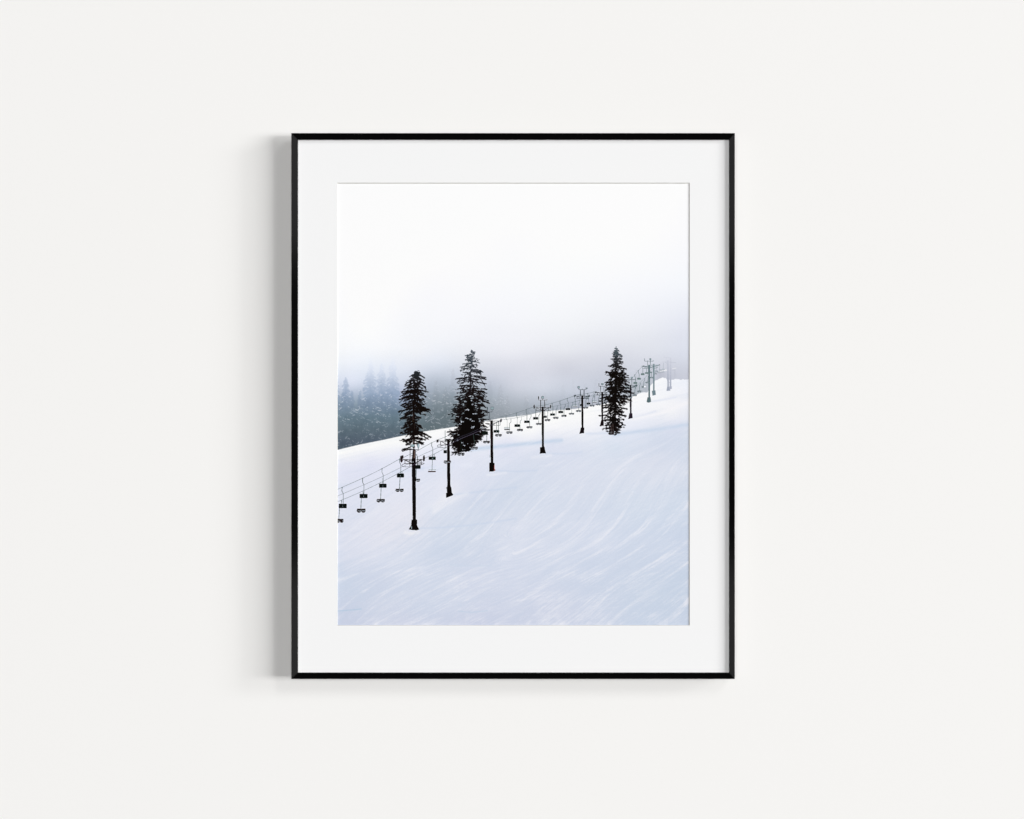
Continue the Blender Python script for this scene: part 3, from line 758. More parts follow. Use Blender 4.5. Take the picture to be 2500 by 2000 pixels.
# the slim fir in front of the sixth and seventh towers --------------------
t3 = motif('printed_conifer', 'slim black fir on the right of the print, in front of two towers')
conifer(t3, T3, 7.19, [(318, 112), (322, 300), (315, 800), (300, 1200), (298, 1665)],
        [(303, 150), (295, 185), (275, 215), (255, 240), (262, 290), (240, 335), (275, 385), (250, 430), (190, 460), (235, 530), (132, 572), (165, 620), (195, 700), (135, 745), (140, 790), (150, 840), (132, 890), (105, 965), (45, 1025), (100, 1060), (130, 1090), (75, 1160), (100, 1185), (110, 1265), (28, 1328), (125, 1370), (105, 1410), (130, 1460), (140, 1500), (98, 1560), (165, 1600), (200, 1640)],
        [(340, 155), (372, 185), (350, 215), (400, 262), (425, 292), (415, 330), (435, 385), (410, 420), (420, 470), (498, 505), (450, 540), (490, 582), (530, 625), (535, 665), (500, 700), (545, 745), (525, 790), (580, 862), (560, 900), (615, 935), (560, 990), (575, 1065), (530, 1090), (470, 1120), (505, 1215), (440, 1260), (480, 1330), (445, 1400), (415, 1450), (460, 1495), (440, 1530), (385, 1580), (370, 1630)],
        ramp([(845, 92, 106, 112), (865, 66, 76, 82), (885, 34, 34, 36), (910, 17, 13, 11), (1062, 15, 11, 10)]), 5,
        [(180, 560, .55, 170), (560, 1150, .60, 1150), (1150, 1560, .5, 520), (1480, 1640, .45, 90)], 1.35, .12, (1.1, 4.2), .06)
holes(t3, T3, [(100, .03), (400, .05), (700, .05), (850, .03), (1100, .05), (1250, .08), (1450, .18), (1650, .15)], 31)
cap(t3, *T3([(320, 560), (300, 1500)]), 2.0, 4.0, (15, 11, 10))
for x in (205, 222, 240, 255, 275, 310, 325):
    cap(t3, *T3([(x, 1530), (x, 1662)]), 1.5, 1.8, (24, 17, 15))
cap(t3, *T3([(232, 1500), (236, 1655)]), .7, .7, (92, 74, 72)); cap(t3, *T3([(262, 1480), (266, 1655)]), .7, .7, (92, 74, 72))

# the broad fir --------------------------------------------------------------
i3 = motif('printed_lift_chair', 'black lift chair against the right edge of the broad fir')
t2 = motif('printed_conifer', 'broad black fir with bare upper trunk and snow on its boughs')
conifer(t2, T2, 6.39, [(452, 92), (447, 300), (436, 600), (428, 800), (410, 1200), (370, 1670)],
        [(440, 115), (425, 150), (360, 182), (380, 205), (358, 245), (385, 262), (320, 312), (345, 330), (280, 360), (330, 385), (290, 410), (335, 445), (300, 480), (218, 545), (265, 578), (250, 615), (280, 655), (205, 715), (240, 765), (198, 825), (210, 862), (170, 950), (150, 1018), (175, 1045), (102, 1098), (160, 1110), (130, 1180), (180, 1230), (215, 1270), (200, 1330), (90, 1372), (130, 1395), (100, 1420), (150, 1450), (60, 1490), (120, 1520), (110, 1590), (150, 1625), (160, 1690), (200, 1690)],
        [(470, 105), (510, 125), (505, 150), (490, 175), (500, 205), (570, 240), (520, 262), (578, 295), (545, 330), (510, 360), (595, 410), (627, 435), (600, 465), (675, 520), (665, 550), (560, 560), (500, 590), (680, 622), (555, 672), (688, 708), (640, 735), (685, 765), (640, 800), (698, 838), (718, 885), (660, 905), (728, 925), (650, 960), (670, 985), (690, 1040), (722, 1070), (700, 1110), (640, 1130), (710, 1180), (725, 1245), (690, 1290), (735, 1340), (700, 1370), (690, 1410), (610, 1492), (550, 1532), (500, 1580), (440, 1600)],
        ramp([(850, 74, 86, 96), (890, 52, 60, 68), (930, 36, 34, 38), (955, 22, 16, 15), (1105, 13, 10, 9)]), 9,
        [(120, 420, .35, 40), (420, 700, .4, 70), (690, 900, .6, 300), (850, 1100, .68, 800), (1050, 1400, .76, 1500), (1380, 1660, .84, 1400)], 1.1, .16, (1.2, 5.5), .03)
holes(t2, T2, [(90, .03), (300, .05), (600, .06), (800, .12), (1100, .11), (1300, .10), (1690, .10)], 32)
cap(t2, *T2([(439, 540), (432, 800)]), 2.4, 3.4, (26, 22, 24))
poly(t2, T2([(425, 820), (480, 1000), (560, 1160), (585, 1300), (560, 1460), (470, 1540), (425, 1600), (428, 1668), (350, 1680), (250, 1690), (220, 1600), (170, 1560), (190, 1450), (290, 1330), (300, 1200), (340, 1080), (390, 960)]), (13, 10, 9))
poly(t2, T2([(250, 1640), (430, 1640), (428, 1666), (250, 1692)]), (13, 10, 9))
rs = np.random.RandomState(2)
for (x, y, w, h, c) in [(450, 815, 60, 16, 232), (395, 1028, 60, 24, 225), (300, 1212, 46, 26, 222), (275, 1250, 40, 14, 215), (232, 930, 60, 14, 225), (345, 895, 34, 12, 215), (390, 1158, 40, 14, 200), (500, 1090, 50, 14, 205),
                        (340, 1582, 30, 16, 190), (305, 1540, 30, 14, 190), (190, 1085, 40, 9, 220), (560, 715, 60, 10, 215), (225, 715, 30, 8, 205), (455, 880, 26, 14, 190), (520, 960, 40, 16, 190), (470, 940, 16, 20, 185), (560, 1010, 30, 10, 190), (230, 1130, 40, 12, 200),
                        (480, 1200, 40, 14, 200), (440, 1180, 20, 18, 190), (490, 1290, 30, 30, 190), (460, 1300, 20, 20, 190), (590, 1200, 40, 12, 205), (620, 1300, 40, 20, 215), (180, 1400, 50, 12, 210), (120, 1430, 40, 8, 215), (250, 1420, 30, 8, 200), (640, 1350, 30, 10, 215),
                        (240, 1500, 24, 24, 120), (545, 1410, 30, 8, 120), (320, 1650, 10, 8, 190), (395, 1555, 12, 8, 150), (350, 1650, 10, 6, 170)]:
    for _ in range(5):
        px, py = x + rs.uniform(-.5, .5) * w, y + rs.uniform(-.5, .5) * h
        p = T2([(px, py), (px + rs.uniform(-.35, .35) * w, py + rs.uniform(0, .4) * h)])
        cap(t2, p[0], p[1], min(1.8, h / 6.39 * .6), .8, (c - 8, c, min(255, c + 12)), only=t2)

# the ragged fir -------------------------------------------------------------
t1 = motif('printed_conifer', 'ragged black fir on the left, its trunk meeting the nearest tower')
conifer(t1, T1, 8.218, [(483, 118), (460, 300), (440, 500), (425, 800), (408, 1000), (405, 1400), (415, 1725), (400, 1900)],
        [(450, 125), (420, 165), (385, 205), (333, 245), (360, 280), (285, 318), (320, 345), (245, 400), (240, 437), (270, 460), (215, 500), (163, 548), (200, 580), (150, 642), (190, 665), (135, 697), (215, 740), (165, 820), (200, 840), (180, 890), (125, 945), (220, 990), (240, 1010), (150, 1082), (200, 1095), (275, 1110), (250, 1168), (300, 1180), (230, 1225), (180, 1285), (215, 1320), (150, 1382), (200, 1395), (155, 1512), (215, 1548), (255, 1555), (330, 1560), (275, 1610), (190, 1712), (230, 1725)],
        [(510, 130), (530, 165), (552, 215), (500, 240), (620, 262), (560, 300), (605, 325), (620, 368), (560, 400), (655, 465), (600, 480), (692, 545), (610, 580), (650, 640), (560, 620), (612, 700), (630, 740), (570, 760), (615, 800), (560, 830), (650, 865), (742, 925), (690, 950), (640, 1010), (560, 985), (550, 1075), (510, 1110), (475, 1130), (545, 1225), (578, 1278), (500, 1270), (560, 1370), (640, 1400), (745, 1455), (690, 1500), (640, 1510), (605, 1570), (570, 1600), (500, 1590)],
        ramp([(903, 44, 50, 54), (930, 26, 25, 26), (950, 18, 13, 11), (1120, 19, 14, 12)]), 21,
        [(130, 420, .58, 260), (420, 960, .52, 620), (960, 1100, .35, 60), (1100, 1500, .58, 420)], 1.35, .30, (1.3, 5.8), .05)
holes(t1, T1, [(110, .03), (300, .06), (500, .06), (800, .08), (1000, .08), (1300, .05), (1700, .1)], 33)
cap(t1, *T1([(440, 450), (425, 800)]), 3.0, 5.0, (18, 13, 11)); cap(t1, *T1([(408, 800), (412, 1400)]), 4.4, 5.4, (20, 14, 12))
poly(t1, T1([(560, 850), (610, 840), (640, 880), (700, 905), (650, 950), (540, 940), (470, 880)]), (18, 13, 11))
poly(t1, T1([(440, 1350), (510, 1350), (540, 1400), (450, 1430), (380, 1420), (350, 1390)]), (18, 13, 11))
cap(t1, *T1([(395, 990), (398, 1110)]), .8, .8, (88, 70, 66)); cap(t1, *T1([(408, 1500), (412, 1720)]), 1.0, 1.2, (84, 66, 60)); cap(t1, *T1([(425, 1180), (425, 1300)]), .6, .6, (60, 50, 46))
for (x, y) in [(200, 550), (170, 640), (190, 820), (160, 1080), (200, 1280), (170, 1380), (190, 1500), (385, 1130), (600, 940), (640, 1500), (520, 570), (620, 1000), (520, 600)]:
    p = T1([(x, y), (x + 25, y + 8)])
    cap(t1, p[0], p[1], 1.3, .8, (58, 46, 24), only=t1)
p = A_([(1355, 130), (1400, 130), (1400, 290), (1352, 290)])
poly(t1, p, (40, 30, 28)); cap(t1, *A_([(1378, 150), (1376, 285)]), 1.6, 1.6, (112, 92, 84))

# near cables --------------------------------------------------------------------
CG = (84, 104, 100)
cable('upper near cable sloping from the left edge to the nearest tower', A_, [(6, 841), (110, 790), (475, 628), (815, 460), (1120, 292)], .85, CG)
cable('upper near cable between the ragged fir and the second tower', A_, [(1190, 265), (1300, 212), (1420, 155), (1540, 88), (1680, 10), (1835, -60), (1940, -100)], .85, CG, only=0)
cable('middle near cable sloping across the left of the print', A_, [(6, 953), (495, 745), (830, 595), (1145, 440), (1290, 365), (1430, 260), (1725, 125), (1880, 52)], .7, (100, 116, 118), only=0)
cable('lower near cable sloping across the left of the print', A_, [(6, 1045), (100, 1015), (475, 855), (820, 690), (1160, 510), (1330, 415), (1400, 370), (1570, 275), (1725, 205), (1870, 130), (1960, 78)], .8, CG)
cable('dark upper cable running into the broad fir', B_, [(480, 195), (600, 150)], .8, (90, 105, 108), only=0)
# second and third towers
tower('second tower from the left, leaning foot, in front of the broad fir', B_, sB, [(443, 295), (498, 292), (516, 1275), (447, 1275)], [(443, 1260), (515, 1260), (535, 1300), (545, 1400), (577, 1455), (545, 1472), (440, 1512), (424, 1514), (424, 1412), (443, 1405), (438, 1320), (415, 1308), (443, 1290)],
      [([(403, 102), (403, 320)], 11, (126, 138, 136)), ([(406, 320), (406, 462)], 8, (60, 62, 62)), ([(275, 318), (445, 325)], 11), ([(330, 330), (440, 392)], 11), ([(308, 330), (308, 402)], 8), ([(290, 402), (445, 398)], 9),
       ([(290, 395), (250, 405), (238, 425), (260, 445), (330, 458), (420, 464)], 6, (70, 78, 80)), ([(300, 420), (400, 400)], 5, (80, 88, 90)), ([(420, 225), (435, 222)], 6, (90, 100, 100))],
      [(243, 322, 13, 34)], [], DK, (48, 40, 44))
chair_back('black lift chair cut by the second tower post', B_, sB, None, (370, 508, 442, 577), slot=False)
chair_front('brown lift chair crossing the second tower post', B_, sB, None, (378, 730, 525, 795), 41, col=(42, 24, 22))
chair_front('lift chair hanging under the left side of the broad fir', B_, sB, [(738, 250), (737, 568)], (666, 566, 812, 628), 42, hcol=(24, 34, 30))
chair_front('lift chair hanging at the foot of the broad fir', B_, sB, [(1000, 175), (1010, 300), (1022, 300), (1018, 440)], (955, 438, 1090, 499), 43, hcol=(56, 72, 68))
rrect(i3, *B_([(1180, 118)])[0], *B_([(1306, 190)])[0], (15, 22, 18), 1.2)
cap(i3, *B_([(1255, 40), (1255, 120)]), .9, .9, (60, 76, 72))
chair_front('lift chair between the broad fir and the third tower', B_, sB, [(1282, 190), (1278, 315)], (1208, 313, 1345, 369), 44)
cable('thick violet-grey cable crossing in front of the broad fir', B_, [(443, 428), (500, 385), (640, 315), (780, 250), (940, 185), (1110, 112), (1270, 55)], .95, (84, 78, 96))
cable('thin second cable crossing the broad fir', B_, [(600, 300), (760, 215), (900, 165), (1100, 70)], .7, (62, 60, 74))
tower('third tower from the left with a red strip on its foot', B_, sB, [(1352, -118), (1410, -118), (1419, 785), (1362, 785)], [(1335, 773), (1443, 779), (1443, 905), (1467, 935), (1420, 960), (1345, 962), (1331, 974)],
      [], [], [], DK)
i_ = len(MOTIFS) - 1
for pts, w in [([(1212, 1300), (1208, 1480)], 11), ([(1175, 1300), (1260, 1300), (1270, 1272)], 8), ([(1172, 1240), (1180, 1300)], 10), ([(1165, 1478), (1240, 1475)], 9), ([(1180, 1545), (1240, 1535)], 8), ([(1285, 1475), (1425, 1475)], 8),
               ([(1215, 1570), (1420, 1468)], 13), ([(1285, 1556), (1400, 1560), (1425, 1550)], 7), ([(1300, 1478), (1300, 1556)], 7), ([(1385, 1480), (1387, 1560)], 9), ([(1230, 1430), (1235, 1480)], 6), ([(1420, 1470), (1418, 1545)], 6)]:
    path(i_, F_(pts), max(.8, w / sF), (62, 64, 72))
sheave(i_, F_, 1436, 1466, 9, 34, sF, (66, 64, 72))
lamp(i_, F_, 1268, 1230, 62, 52, sF, (66, 80, 84)); rrect(i_, *F_([(1164, 1205)])[0], *F_([(1182, 1250)])[0], (66, 78, 82), .6)
cap(i_, *B_([(1440, 832), (1440, 942)]), 1.1, 1.1, (196, 92, 74)); cap(i_, *B_([(1376, 150), (1374, 420)]), .5, .5, (60, 34, 44))
cap(i_, *B_([(1345, 620), (1345, 665)]), 1.2, 1.2, (150, 166, 176))
chair_back('black lift chair just right of the third tower', B_, sB, [(1487, -70), (1487, 90)], (1424, 86, 1542, 143))
chair_front('lift chair of the lower row just right of the third tower', B_, sB, [(1525, -60), (1525, 175)], (1463, 171, 1594, 226), 45)

# near chairs -----------------------------------------------------------------
nb = [('near black lift chair at the left edge of the print', [(110, 790), (105, 855), (130, 900), (130, 1085)], (50, 1078, 192, 1157)),
      ('near black lift chair, second from the left edge', [(470, 628), (468, 700), (492, 745), (492, 908)], (416, 904, 556, 980)),
      ('near black lift chair, third from the left edge', [(810, 460), (808, 525), (830, 570), (828, 727)], (759, 725, 890, 799)),
      ('near black lift chair just left of the nearest tower', [(1120, 292), (1118, 355), (1140, 390), (1138, 552)], (1070, 548, 1197, 617))]
nf = [('near lower lift chair cut by the left edge of the print', [(102, 1015), (104, 1080), (66, 1156), (52, 1345)], (10, 1345, 133, 1414)),
      ('near lower brown lift chair, second from the left edge', [(477, 855), (480, 905), (447, 978), (438, 1168)], (370, 1166, 520, 1237)),
      ('near lower lift chair, third from the left edge', [(822, 692), (825, 730), (795, 797), (785, 995)], (717, 994, 859, 1056)),
      ('near lower lift chair just left of the nearest tower', [(1160, 518), (1160, 550), (1127, 615), (1115, 815)], (1050, 814, 1189, 872))]
for k, it in enumerate(nf):
    chair_front(it[0], A_, sA, it[1], it[2], 50 + k, col=(34, 24, 23), snow=(150, 158, 166), amount=[.25, .25, .7, .75][k])
for it in nb:
    chair_back(it[0], A_, sA, it[1], it[2], col=(12, 18, 16))
chair_back('near black lift chair between the first two towers', B_, sB, [(120, 352), (118, 425), (142, 460), (140, 652)], (58, 647, 208, 718), col=(12, 18, 16))
chair_plank('near lift chair seen edge-on between the first two towers', B_, sB, [(172, 590), (174, 650), (136, 715), (126, 945)], (62, 914, 207, 942), (42, 948, 206, 974), seatcol=(62, 36, 38))
chair_back('black lift chair half hidden by the nearest tower', A_, sA, [(1412, 215), (1433, 255), (1432, 404)], (1395, 402, 1487, 467), slot=False)
chair_front('lift chair crossing the nearest tower post', A_, sA, [(1412, 466), (1407, 640)], (1342, 638, 1477, 695), 55, col=(36, 24, 22))
tower('nearest and tallest lift tower with double crossarms', A_, sA, [(1330, 285), (1400, 280), (1407, 1362), (1347, 1362)], [(1330, 1355), (1352, 1360), (1405, 1352), (1428, 1362), (1424, 1450), (1440, 1490), (1466, 1530), (1420, 1546), (1345, 1540), (1279, 1529), (1320, 1460)],
      [([(1302, 140), (1300, 415)], 9, (54, 46, 48)), ([(1250, 130), (1450, 132)], 9, (40, 34, 36)), ([(1447, 95), (1447, 130)], 9, (60, 60, 62)), ([(1185, 305), (1335, 312)], 15), ([(1395, 308), (1530, 300)], 11), ([(1215, 312), (1335, 372)], 13), ([(1395, 365), (1505, 302)], 15),
       ([(1200, 376), (1512, 379)], 11), ([(1212, 312), (1212, 375)], 9), ([(1497, 305), (1497, 380)], 9),
       ([(1200, 378), (1160, 400), (1155, 415), (1180, 426), (1250, 432), (1335, 430)], 6, (70, 72, 74)), ([(1400, 352), (1500, 358), (1550, 368), (1545, 378), (1480, 398), (1405, 404)], 6, (70, 72, 74)), ([(1325, 235), (1352, 235)], 9, (50, 42, 42))],
      [(1146, 284, 11, 50), (1172, 262, 8, 36), (1545, 285, 10, 54)], [(1345, 58, 72, 46)], (15, 12, 12), (34, 26, 28), footcol=(14, 11, 11))
i_ = len(MOTIFS) - 1
ell(i_, A_([(1447, 62)])[0], 2.7, 5.6, (110, 122, 128)); ell(i_, A_([(1447, 62)])[0], 1.5, 4.2, (176, 196, 204))
cap(i_, *A_([(1160, 315), (1150, 340)]), 5, 4, (44, 30, 32)); cap(i_, *A_([(1332, 412), (1400, 372)]), .8, .8, (76, 66, 84)); ell(i_, A_([(1352, 347)])[0], 1.2, 1.3, (170, 176, 182))
cap(i_, *A_([(1328, 1480), (1328, 1515)]), 1.8, 1.8, (170, 186, 196)); cap(i_, *A_([(1404, 1215), (1408, 1215)]), 1.2, 1.2, (15, 12, 12))

# pale sharpening rim the photograph has around dark shapes -----------------
own1 = owner.reshape(BH, K, BW, K).max(axis=(1, 3)) > 0
lum = np.where(owner > 0, ink.mean(-1), 255).reshape(BH, K, BW, K).min(axis=(1, 3))
trees_ = (owner == t1) | (owner == t2) | (owner == t3)
treed = blur(trees_.reshape(BH, K, BW, K).mean(axis=(1, 3)), 2)
rim = blur(((own1) & (lum < 60)).astype(float), 2)
rim = np.clip(rim * 1.6, 0, 1) * .45 * (1 - np.clip(3 * treed, 0, 1))
base = base * (1 - rim[..., None]) + np.maximum(base, np.array([246, 248, 252.]) - 0) * rim[..., None]
soft_ = (np.clip((treed - .30) / .6, 0, 1) * .62)[..., None]         # fine twigs too small to draw one by one
base = base * (1 - soft_) + (np.array([24, 19, 18.]) + .12 * base) * soft_
base = np.clip(base, 0, 253.5)

# lamps: x0, x1, z0, z1 (metres), distance from the wall, radiance
WORLD = 0.012
SOFT = {
    'key_softbox': (46.5, 92, -8, 11, 50, 21.0),
    'key_softbox_outer': (90, 150, -8, 11, 50, 27),
    'upper_softbox': (38, 50, 30, 55, 50, 12.4),
    'upper_softbox_outer': (120, 210, 20, 60, 50, 27.0),
    'fill_softbox': (-11, 9, -10, 11, 50, 9.2),
    'accent_right_upper': (2.6, 3.6, .60, 1.6, 6, .25),  # accents: added lamps, only to give the side rails a reflected sheen
    'accent_right_lower': (2.6, 3.6, -1.6, -.60, 6, .25),
    'accent_left_upper': (-3.6, -2.6, .60, 1.6, 6, .25),
    'accent_left_lower': (-3.6, -2.6, -1.6, -.60, 6, .25),
}

# ======================================================================
# PART 2 - the place: a wall, and the framed picture hanging on it
# metres; x right, z up, the wall is the plane y = 0, the room is at y < 0
# ======================================================================
import bpy

S = 0.0005                      # one unit of the measured picture in metres
DIST = 3.2                      # camera to wall
FRONT = 50 * S                  # how far the frame stands off the wall
INNER = 45.6 * S                # inner lip of the slanted face
MATZ = 37.0 * S                 # face of the mat board
PRNZ = 34.9 * S                 # face of the print

scene = bpy.context.scene
col = scene.collection


def P(px, py, d=0.0):
    """measured point lying on a plane d in front of the wall -> world"""
    f = (DIST - d) / DIST
    return ((px - 1250) * S * f, -d, (1000 - py) * S * f)


def link(name, mesh, mat=None, parent=None):
    o = bpy.data.objects.new(name, mesh)
    col.objects.link(o)
    if mat:
        mesh.materials.append(mat)
    if parent:
        o.parent = parent
    return o


def simple_mesh(name, verts, faces):
    m = bpy.data.meshes.new(name)
    m.from_pydata(verts, [], faces)
    m.update()
    return m


def material(name, color, rough=.9, spec=0.0, ior=1.45):
    m = bpy.data.materials.new(name)
    m.use_nodes = True
    b = m.node_tree.nodes['Principled BSDF']
    b.inputs['Base Color'].default_value = (*color, 1)
    b.inputs['Roughness'].default_value = rough
    b.inputs['Specular IOR Level'].default_value = spec
    b.inputs['IOR'].default_value = ior
    return m, b


def add_noise(m, b, color, amount, scale, bump=0.0, dist=.0002, stretch=(1, 1, 1)):
    nt = m.node_tree
    tc = nt.nodes.new('ShaderNodeTexCoord'); mp = nt.nodes.new('ShaderNodeMapping')
    mp.inputs['Scale'].default_value = stretch
    nz = nt.nodes.new('ShaderNodeTexNoise'); nz.inputs['Scale'].default_value = scale; nz.inputs['Detail'].default_value = 6
    nt.links.new(tc.outputs['Object'], mp.inputs['Vector']); nt.links.new(mp.outputs['Vector'], nz.inputs['Vector'])
    rp = nt.nodes.new('ShaderNodeValToRGB')
    rp.color_ramp.elements[0].position = .3; rp.color_ramp.elements[1].position = .7
    rp.color_ramp.elements[0].color = (*[c * (1 - amount) for c in color], 1)
    rp.color_ramp.elements[1].color = (*[c * (1 + amount) for c in color], 1)
    nt.links.new(nz.outputs['Fac'], rp.inputs['Fac']); nt.links.new(rp.outputs['Color'], b.inputs['Base Color'])
    if bump:
        bp = nt.nodes.new('ShaderNodeBump'); bp.inputs['Strength'].default_value = bump; bp.inputs['Distance'].default_value = dist
        nt.links.new(nz.outputs['Fac'], bp.inputs['Height']); nt.links.new(bp.outputs['Normal'], b.inputs['Normal'])


GAIN = 1.062                     # white paper albedo -> brightness in the picture


def lin(c):
    c = np.asarray(c, float) / 255.0
    return np.where(c <= .04045, c / 12.92, ((c + .055) / 1.055) ** 2.4)


def alb(r, g, b):
    return tuple(float(v) / GAIN for v in lin([r, g, b]))


wall_c = alb(245, 244, 242); mat_c = alb(245, 245, 245)
M_wall, bw = material('matte_wall_paint', wall_c)
add_noise(M_wall, bw, wall_c, .0022, 260, .05, .0002)
M_mat, bm = material('mat_board', mat_c)
add_noise(M_mat, bm, mat_c, .003, 900, .04, .00005)
M_core, bc = material('mat_board_core', alb(219, 218, 213))
M_rail, br = material('black_satin_aluminium', (.0008, .0007, .0007), .09, .5, 1.9)
M_back, _ = material('backing_board', (.16, .12, .08), .9)

# the print: colours computed above, stored per vertex
M_print = bpy.data.materials.new('printed_paper'); M_print.use_nodes = True
bp_ = M_print.node_tree.nodes['Principled BSDF']
bp_.inputs['Roughness'].default_value = .9; bp_.inputs['Specular IOR Level'].default_value = 0
at = M_print.node_tree.nodes.new('ShaderNodeAttribute'); at.attribute_name = 'ink'
M_print.node_tree.links.new(at.outputs['Color'], bp_.inputs['Base Color'])

# ---- wall ---------------------------------------------------------------
wall = link('wall', simple_mesh('wall', [(-4, 0, -2.5), (4, 0, -2.5), (4, 0, 2.5), (-4, 0, 2.5)], [(0, 1, 2, 3)]), M_wall)
wall['kind'] = 'structure'

# ---- the framed picture ---------------------------------------------------
pic = bpy.data.objects.new('framed_picture', None)
pic.location = (0, 0, 0); pic.empty_display_size = .1
col.objects.link(pic)
pic['label'] = 'thin black frame with a white mat around a print of ski lift towers on snow'
pic['category'] = 'framed picture'

OX0, OX1, OY0, OY1 = 711.2, 1794.0, 325.2, 1658.0         # outer edge
IX0, IX1, IY0, IY1 = 727.0, 1780.4, 341.2, 1643.0         # inner lip
CH = 1.0
GAP = 18 * S                    # air between the rails and the wall


def rail(label, oa, ob, ia, ib, out):
    """a mitred length of moulding; oa, ob outer corners, ia, ib inner corners; out = outward step"""
    # profile: wall -> outer side -> tiny rounded arris -> slanted face -> inner lip -> inner side
    ca = (oa[0] + (CH if oa[0] < 1250 else -CH), oa[1] + (CH if oa[1] < 1000 else -CH))
    cb = (ob[0] + (CH if ob[0] < 1250 else -CH), ob[1] + (CH if ob[1] < 1000 else -CH))
    prof_a = [(oa, GAP), (oa, FRONT - CH * S * .8), (ca, FRONT), (ia, INNER + .25 * S), (ia, INNER), (ia, MATZ - 3 * S)]
    prof_b = [(ob, GAP), (ob, FRONT - CH * S * .8), (cb, FRONT), (ib, INNER + .25 * S), (ib, INNER), (ib, MATZ - 3 * S)]
    # keep outer side straight: use front-plane positions for both ends
    def q(p, d, dd):
        w = P(p[0], p[1], dd)
        return (w[0], -d, w[2])
    va = [q(p, d, FRONT) for p, d in prof_a]; vb = [q(p, d, FRONT) for p, d in prof_b]
    n = len(va); vs = va + vb
    fs = [(k, k + 1, n + k + 1, n + k) for k in range(n - 1)]
    fs.append((n - 1, 0, n, 2 * n - 1))
    fs.append(tuple(range(n))); fs.append(tuple(range(2 * n - 1, n - 1, -1)))
    m = simple_mesh('frame_rail', vs, fs)
    import bmesh
    bm_ = bmesh.new(); bm_.from_mesh(m); bmesh.ops.recalc_face_normals(bm_, faces=bm_.faces); bm_.to_mesh(m); bm_.free()
    o = link('frame_rail', m, M_rail, pic)
    if label:
        o['label'] = label
    return o


g_ = .06                                                   # hairline at the mitres
rail('black top rail of the frame', (OX0 + g_, OY0), (OX1 - g_, OY0), (IX0 + g_, IY0), (IX1 - g_, IY0), (0, -1))
rail('black bottom rail of the frame', (OX0 + g_, OY1), (OX1 - g_, OY1), (IX0 + g_, IY1), (IX1 - g_, IY1), (0, 1))
rail('left side rail of the frame with a faint grey sheen at its ends', (OX0, OY0), (OX0, OY1), (IX0, IY0), (IX0, IY1), (-1, 0))
rail('right side rail of the frame with a faint grey sheen at its ends', (OX1, OY0), (OX1, OY1), (IX1, IY0), (IX1, IY1), (1, 0))

# backing board
b0 = [P(OX0 + 3, OY0 + 3, 0), P(OX1 - 3, OY0 + 3, 0), P(OX1 - 3, OY1 - 3, 0), P(OX0 + 3, OY1 - 3, 0)]
vs = [(v[0] * .99, -y, v[2] * .99) for y in (21 * S, 30 * S) for v in b0]
link('backing_board', simple_mesh('backing_board', vs, [(0, 1, 2, 3), (7, 6, 5, 4), (0, 4, 5, 1), (1, 5, 6, 2), (2, 6, 7, 3), (3, 7, 4, 0)]), M_back, pic)

# mat board with a bevelled window
WX0, WX1, WY0, WY1 = 823.2, 1683.9, 446.2, 1527.2          # window at the mat face
VX0, VX1, VY0, VY1 = 824.4, 1681.6, 448.8, 1526.2          # window at the print


def ring(x0, x1, y0, y1, d):
    return [P(x0, y0, d), P(x1, y0, d), P(x1, y1, d), P(x0, y1, d)]


vs = ring(IX0 - 1.5, IX1 + 1.5, IY0 - 1.5, IY1 + 1.5, MATZ) + ring(WX0, WX1, WY0, WY1, MATZ) + ring(VX0, VX1, VY0, VY1, PRNZ + .12 * S) \
    + ring(IX0 - 1.5, IX1 + 1.5, IY0 - 1.5, IY1 + 1.5, PRNZ + .12 * S)
fs = []
for a, b in ((0, 4), (4, 8), (8, 12), (12, 0)):
    for k in range(4):
        fs.append((a + k, a + (k + 1) % 4, b + (k + 1) % 4, b + k))
mm = simple_mesh('mat', vs, fs)
mat_o = link('mat', mm, M_mat, pic)
mm.materials.append(M_core)
for k in range(4, 8):
    mm.polygons[k].material_index = 1
mat_o['label'] = 'wide white mat board with a bevelled window'

# ---- the print -------------------------------------------------------------


def grid_mesh(name, rgb):
    h, w = rgb.shape[:2]
    gx = (PX0 + .5 + np.arange(w) - 1250) * S * (DIST - PRNZ) / DIST
    gz = (1000 - (PY0 + .5 + np.arange(h))) * S * (DIST - PRNZ) / DIST
    co = np.empty((h, w, 3), np.float32); co[..., 0] = gx[None]; co[..., 1] = -PRNZ; co[..., 2] = gz[:, None]
    idx = np.arange(h * w, dtype=np.int32).reshape(h, w)
    quads = np.stack([idx[:-1, :-1], idx[1:, :-1], idx[1:, 1:], idx[:-1, 1:]], -1).reshape(-1)
    return raw_mesh(name, co.reshape(-1, 3), quads, rgb.reshape(-1, 3))


def raw_mesh(name, co, quads, rgb):
    m = bpy.data.meshes.new(name)
    nf = len(quads) // 4
    m.vertices.add(len(co)); m.vertices.foreach_set('co', co.astype(np.float32).ravel())
    m.loops.add(len(quads)); m.loops.foreach_set('vertex_index', quads.astype(np.int32))
    m.polygons.add(nf); m.polygons.foreach_set('loop_start', np.arange(nf, dtype=np.int32) * 4)
    m.update(calc_edges=True)
    a = m.attributes.new('ink', 'FLOAT_COLOR', 'POINT')
    c4 = np.ones((len(co), 4), np.float32); c4[:, :3] = lin(rgb) / GAIN
    a.data.foreach_set('color', c4.ravel())
    return m


print_o = link('art_print', grid_mesh('art_print', base), M_print, pic)
print_o['label'] = 'printed photograph of a foggy snow slope with ski tracks and pale snowy forest'

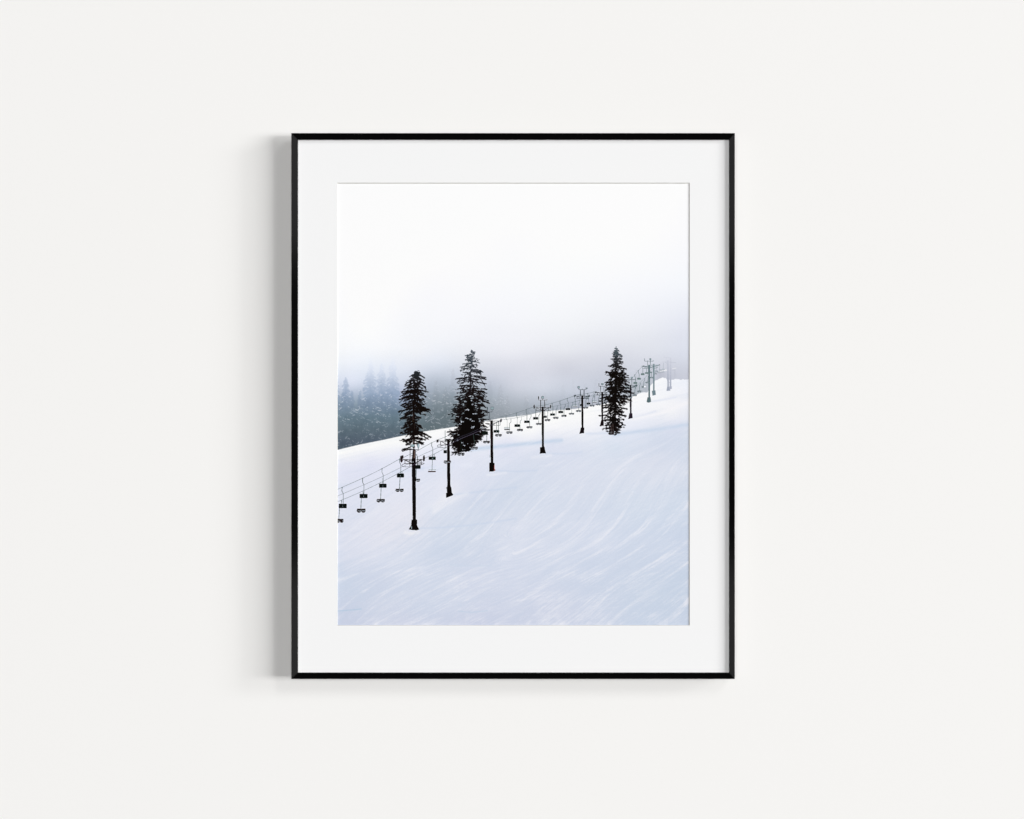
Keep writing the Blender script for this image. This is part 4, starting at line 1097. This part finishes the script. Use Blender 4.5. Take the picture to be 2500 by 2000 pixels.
INKD = PRNZ + .1 * S
fcam = (DIST - INKD) / DIST
for mid in range(1, len(MOTIFS)):
    ys, xs = np.where(owner == mid)
    if len(ys) < 6:
        continue
    y0, y1, x0, x1 = ys.min(), ys.max() + 1, xs.min(), xs.max() + 1
    o_ = owner[y0:y1, x0:x1] == mid
    c_ = (np.round(ink[y0:y1, x0:x1] / 6) * 6)
    key = np.where(o_, (c_[..., 0] * 65536 + c_[..., 1] * 256 + c_[..., 2] + 1).astype(np.int64), 0)
    h, w = key.shape
    kp = np.pad(key, ((0, 0), (1, 1)))
    chg = kp[:, 1:] != kp[:, :-1]                     # h x (w+1): run borders
    ry, rx = np.where(chg)
    nxt_same = np.append(ry[1:] == ry[:-1], False)
    vals = kp[ry, rx + 1]
    use = nxt_same & (vals > 0)
    st = rx[use]; rows = ry[use]; en = rx[np.where(use)[0] + 1]
    cc = ink[y0 + rows, x0 + st]
    X0 = (PX0 + (x0 + st) / K - 1250) * S * fcam; X1 = (PX0 + (x0 + en) / K - 1250) * S * fcam
    Z0 = (1000 - (PY0 + (y0 + rows) / K)) * S * fcam; Z1 = (1000 - (PY0 + (y0 + rows + 1) / K)) * S * fcam
    n = len(st)
    co = np.empty((n, 4, 3)); co[..., 1] = -INKD
    co[:, 0, 0] = X0; co[:, 0, 2] = Z0; co[:, 1, 0] = X0; co[:, 1, 2] = Z1
    co[:, 2, 0] = X1; co[:, 2, 2] = Z1; co[:, 3, 0] = X1; co[:, 3, 2] = Z0
    mesh = raw_mesh(MOTIFS[mid][0], co.reshape(-1, 3), np.arange(4 * n), np.repeat(cc, 4, 0))
    o = link(MOTIFS[mid][0], mesh, M_print, print_o)
    o['label'] = MOTIFS[mid][1]
    o['group'] = {'printed_cable': 'lift cables in the print', 'printed_lift_chair': 'lift chairs in the print',
                  'printed_lift_tower': 'lift towers in the print', 'printed_conifer': 'dark firs in the print'}[MOTIFS[mid][0]]

# ---- light ------------------------------------------------------------------
w_ = bpy.data.worlds.new('World'); scene.world = w_; w_.use_nodes = True
w_.node_tree.nodes['Background'].inputs['Color'].default_value = (1, 1, 1, 1)
w_.node_tree.nodes['Background'].inputs['Strength'].default_value = WORLD


def softbox(name, x0, x1, z0, z1, y, radiance, color=(1, 1, 1)):
    l = bpy.data.lights.new(name, 'AREA'); l.shape = 'RECTANGLE'
    l.size = x1 - x0; l.size_y = z1 - z0
    l.energy = radiance * math.pi * l.size * l.size_y
    l.color = color
    o = bpy.data.objects.new(name, l); col.objects.link(o)
    o.location = ((x0 + x1) / 2, -y, (z0 + z1) / 2)
    o.rotation_euler = (math.radians(90), 0, 0)       # shines towards +y, the wall
    return o


for nm, a in SOFT.items():
    softbox(nm, *a)

# ---- camera -------------------------------------------------------------------
cd = bpy.data.cameras.new('camera'); cam = bpy.data.objects.new('camera', cd); col.objects.link(cam)
cam.location = (0, -DIST, 0); cam.rotation_euler = (math.radians(90), 0, 0)
cd.sensor_fit = 'HORIZONTAL'; cd.sensor_width = 36
cd.lens = 36 * DIST / (2500 * S)
cd.clip_start = .05; cd.clip_end = 200
scene.camera = cam

scene.render.engine = 'CYCLES'
vs_ = scene.view_settings
vs_.view_transform = 'Standard'; vs_.look = 'None'; vs_.exposure = 0; vs_.gamma = 1; vs_.use_curve_mapping = False
scene.cycles.max_bounces = 8
scene.cycles.caustics_reflective = True
scene.cycles.blur_glossy = 0.3
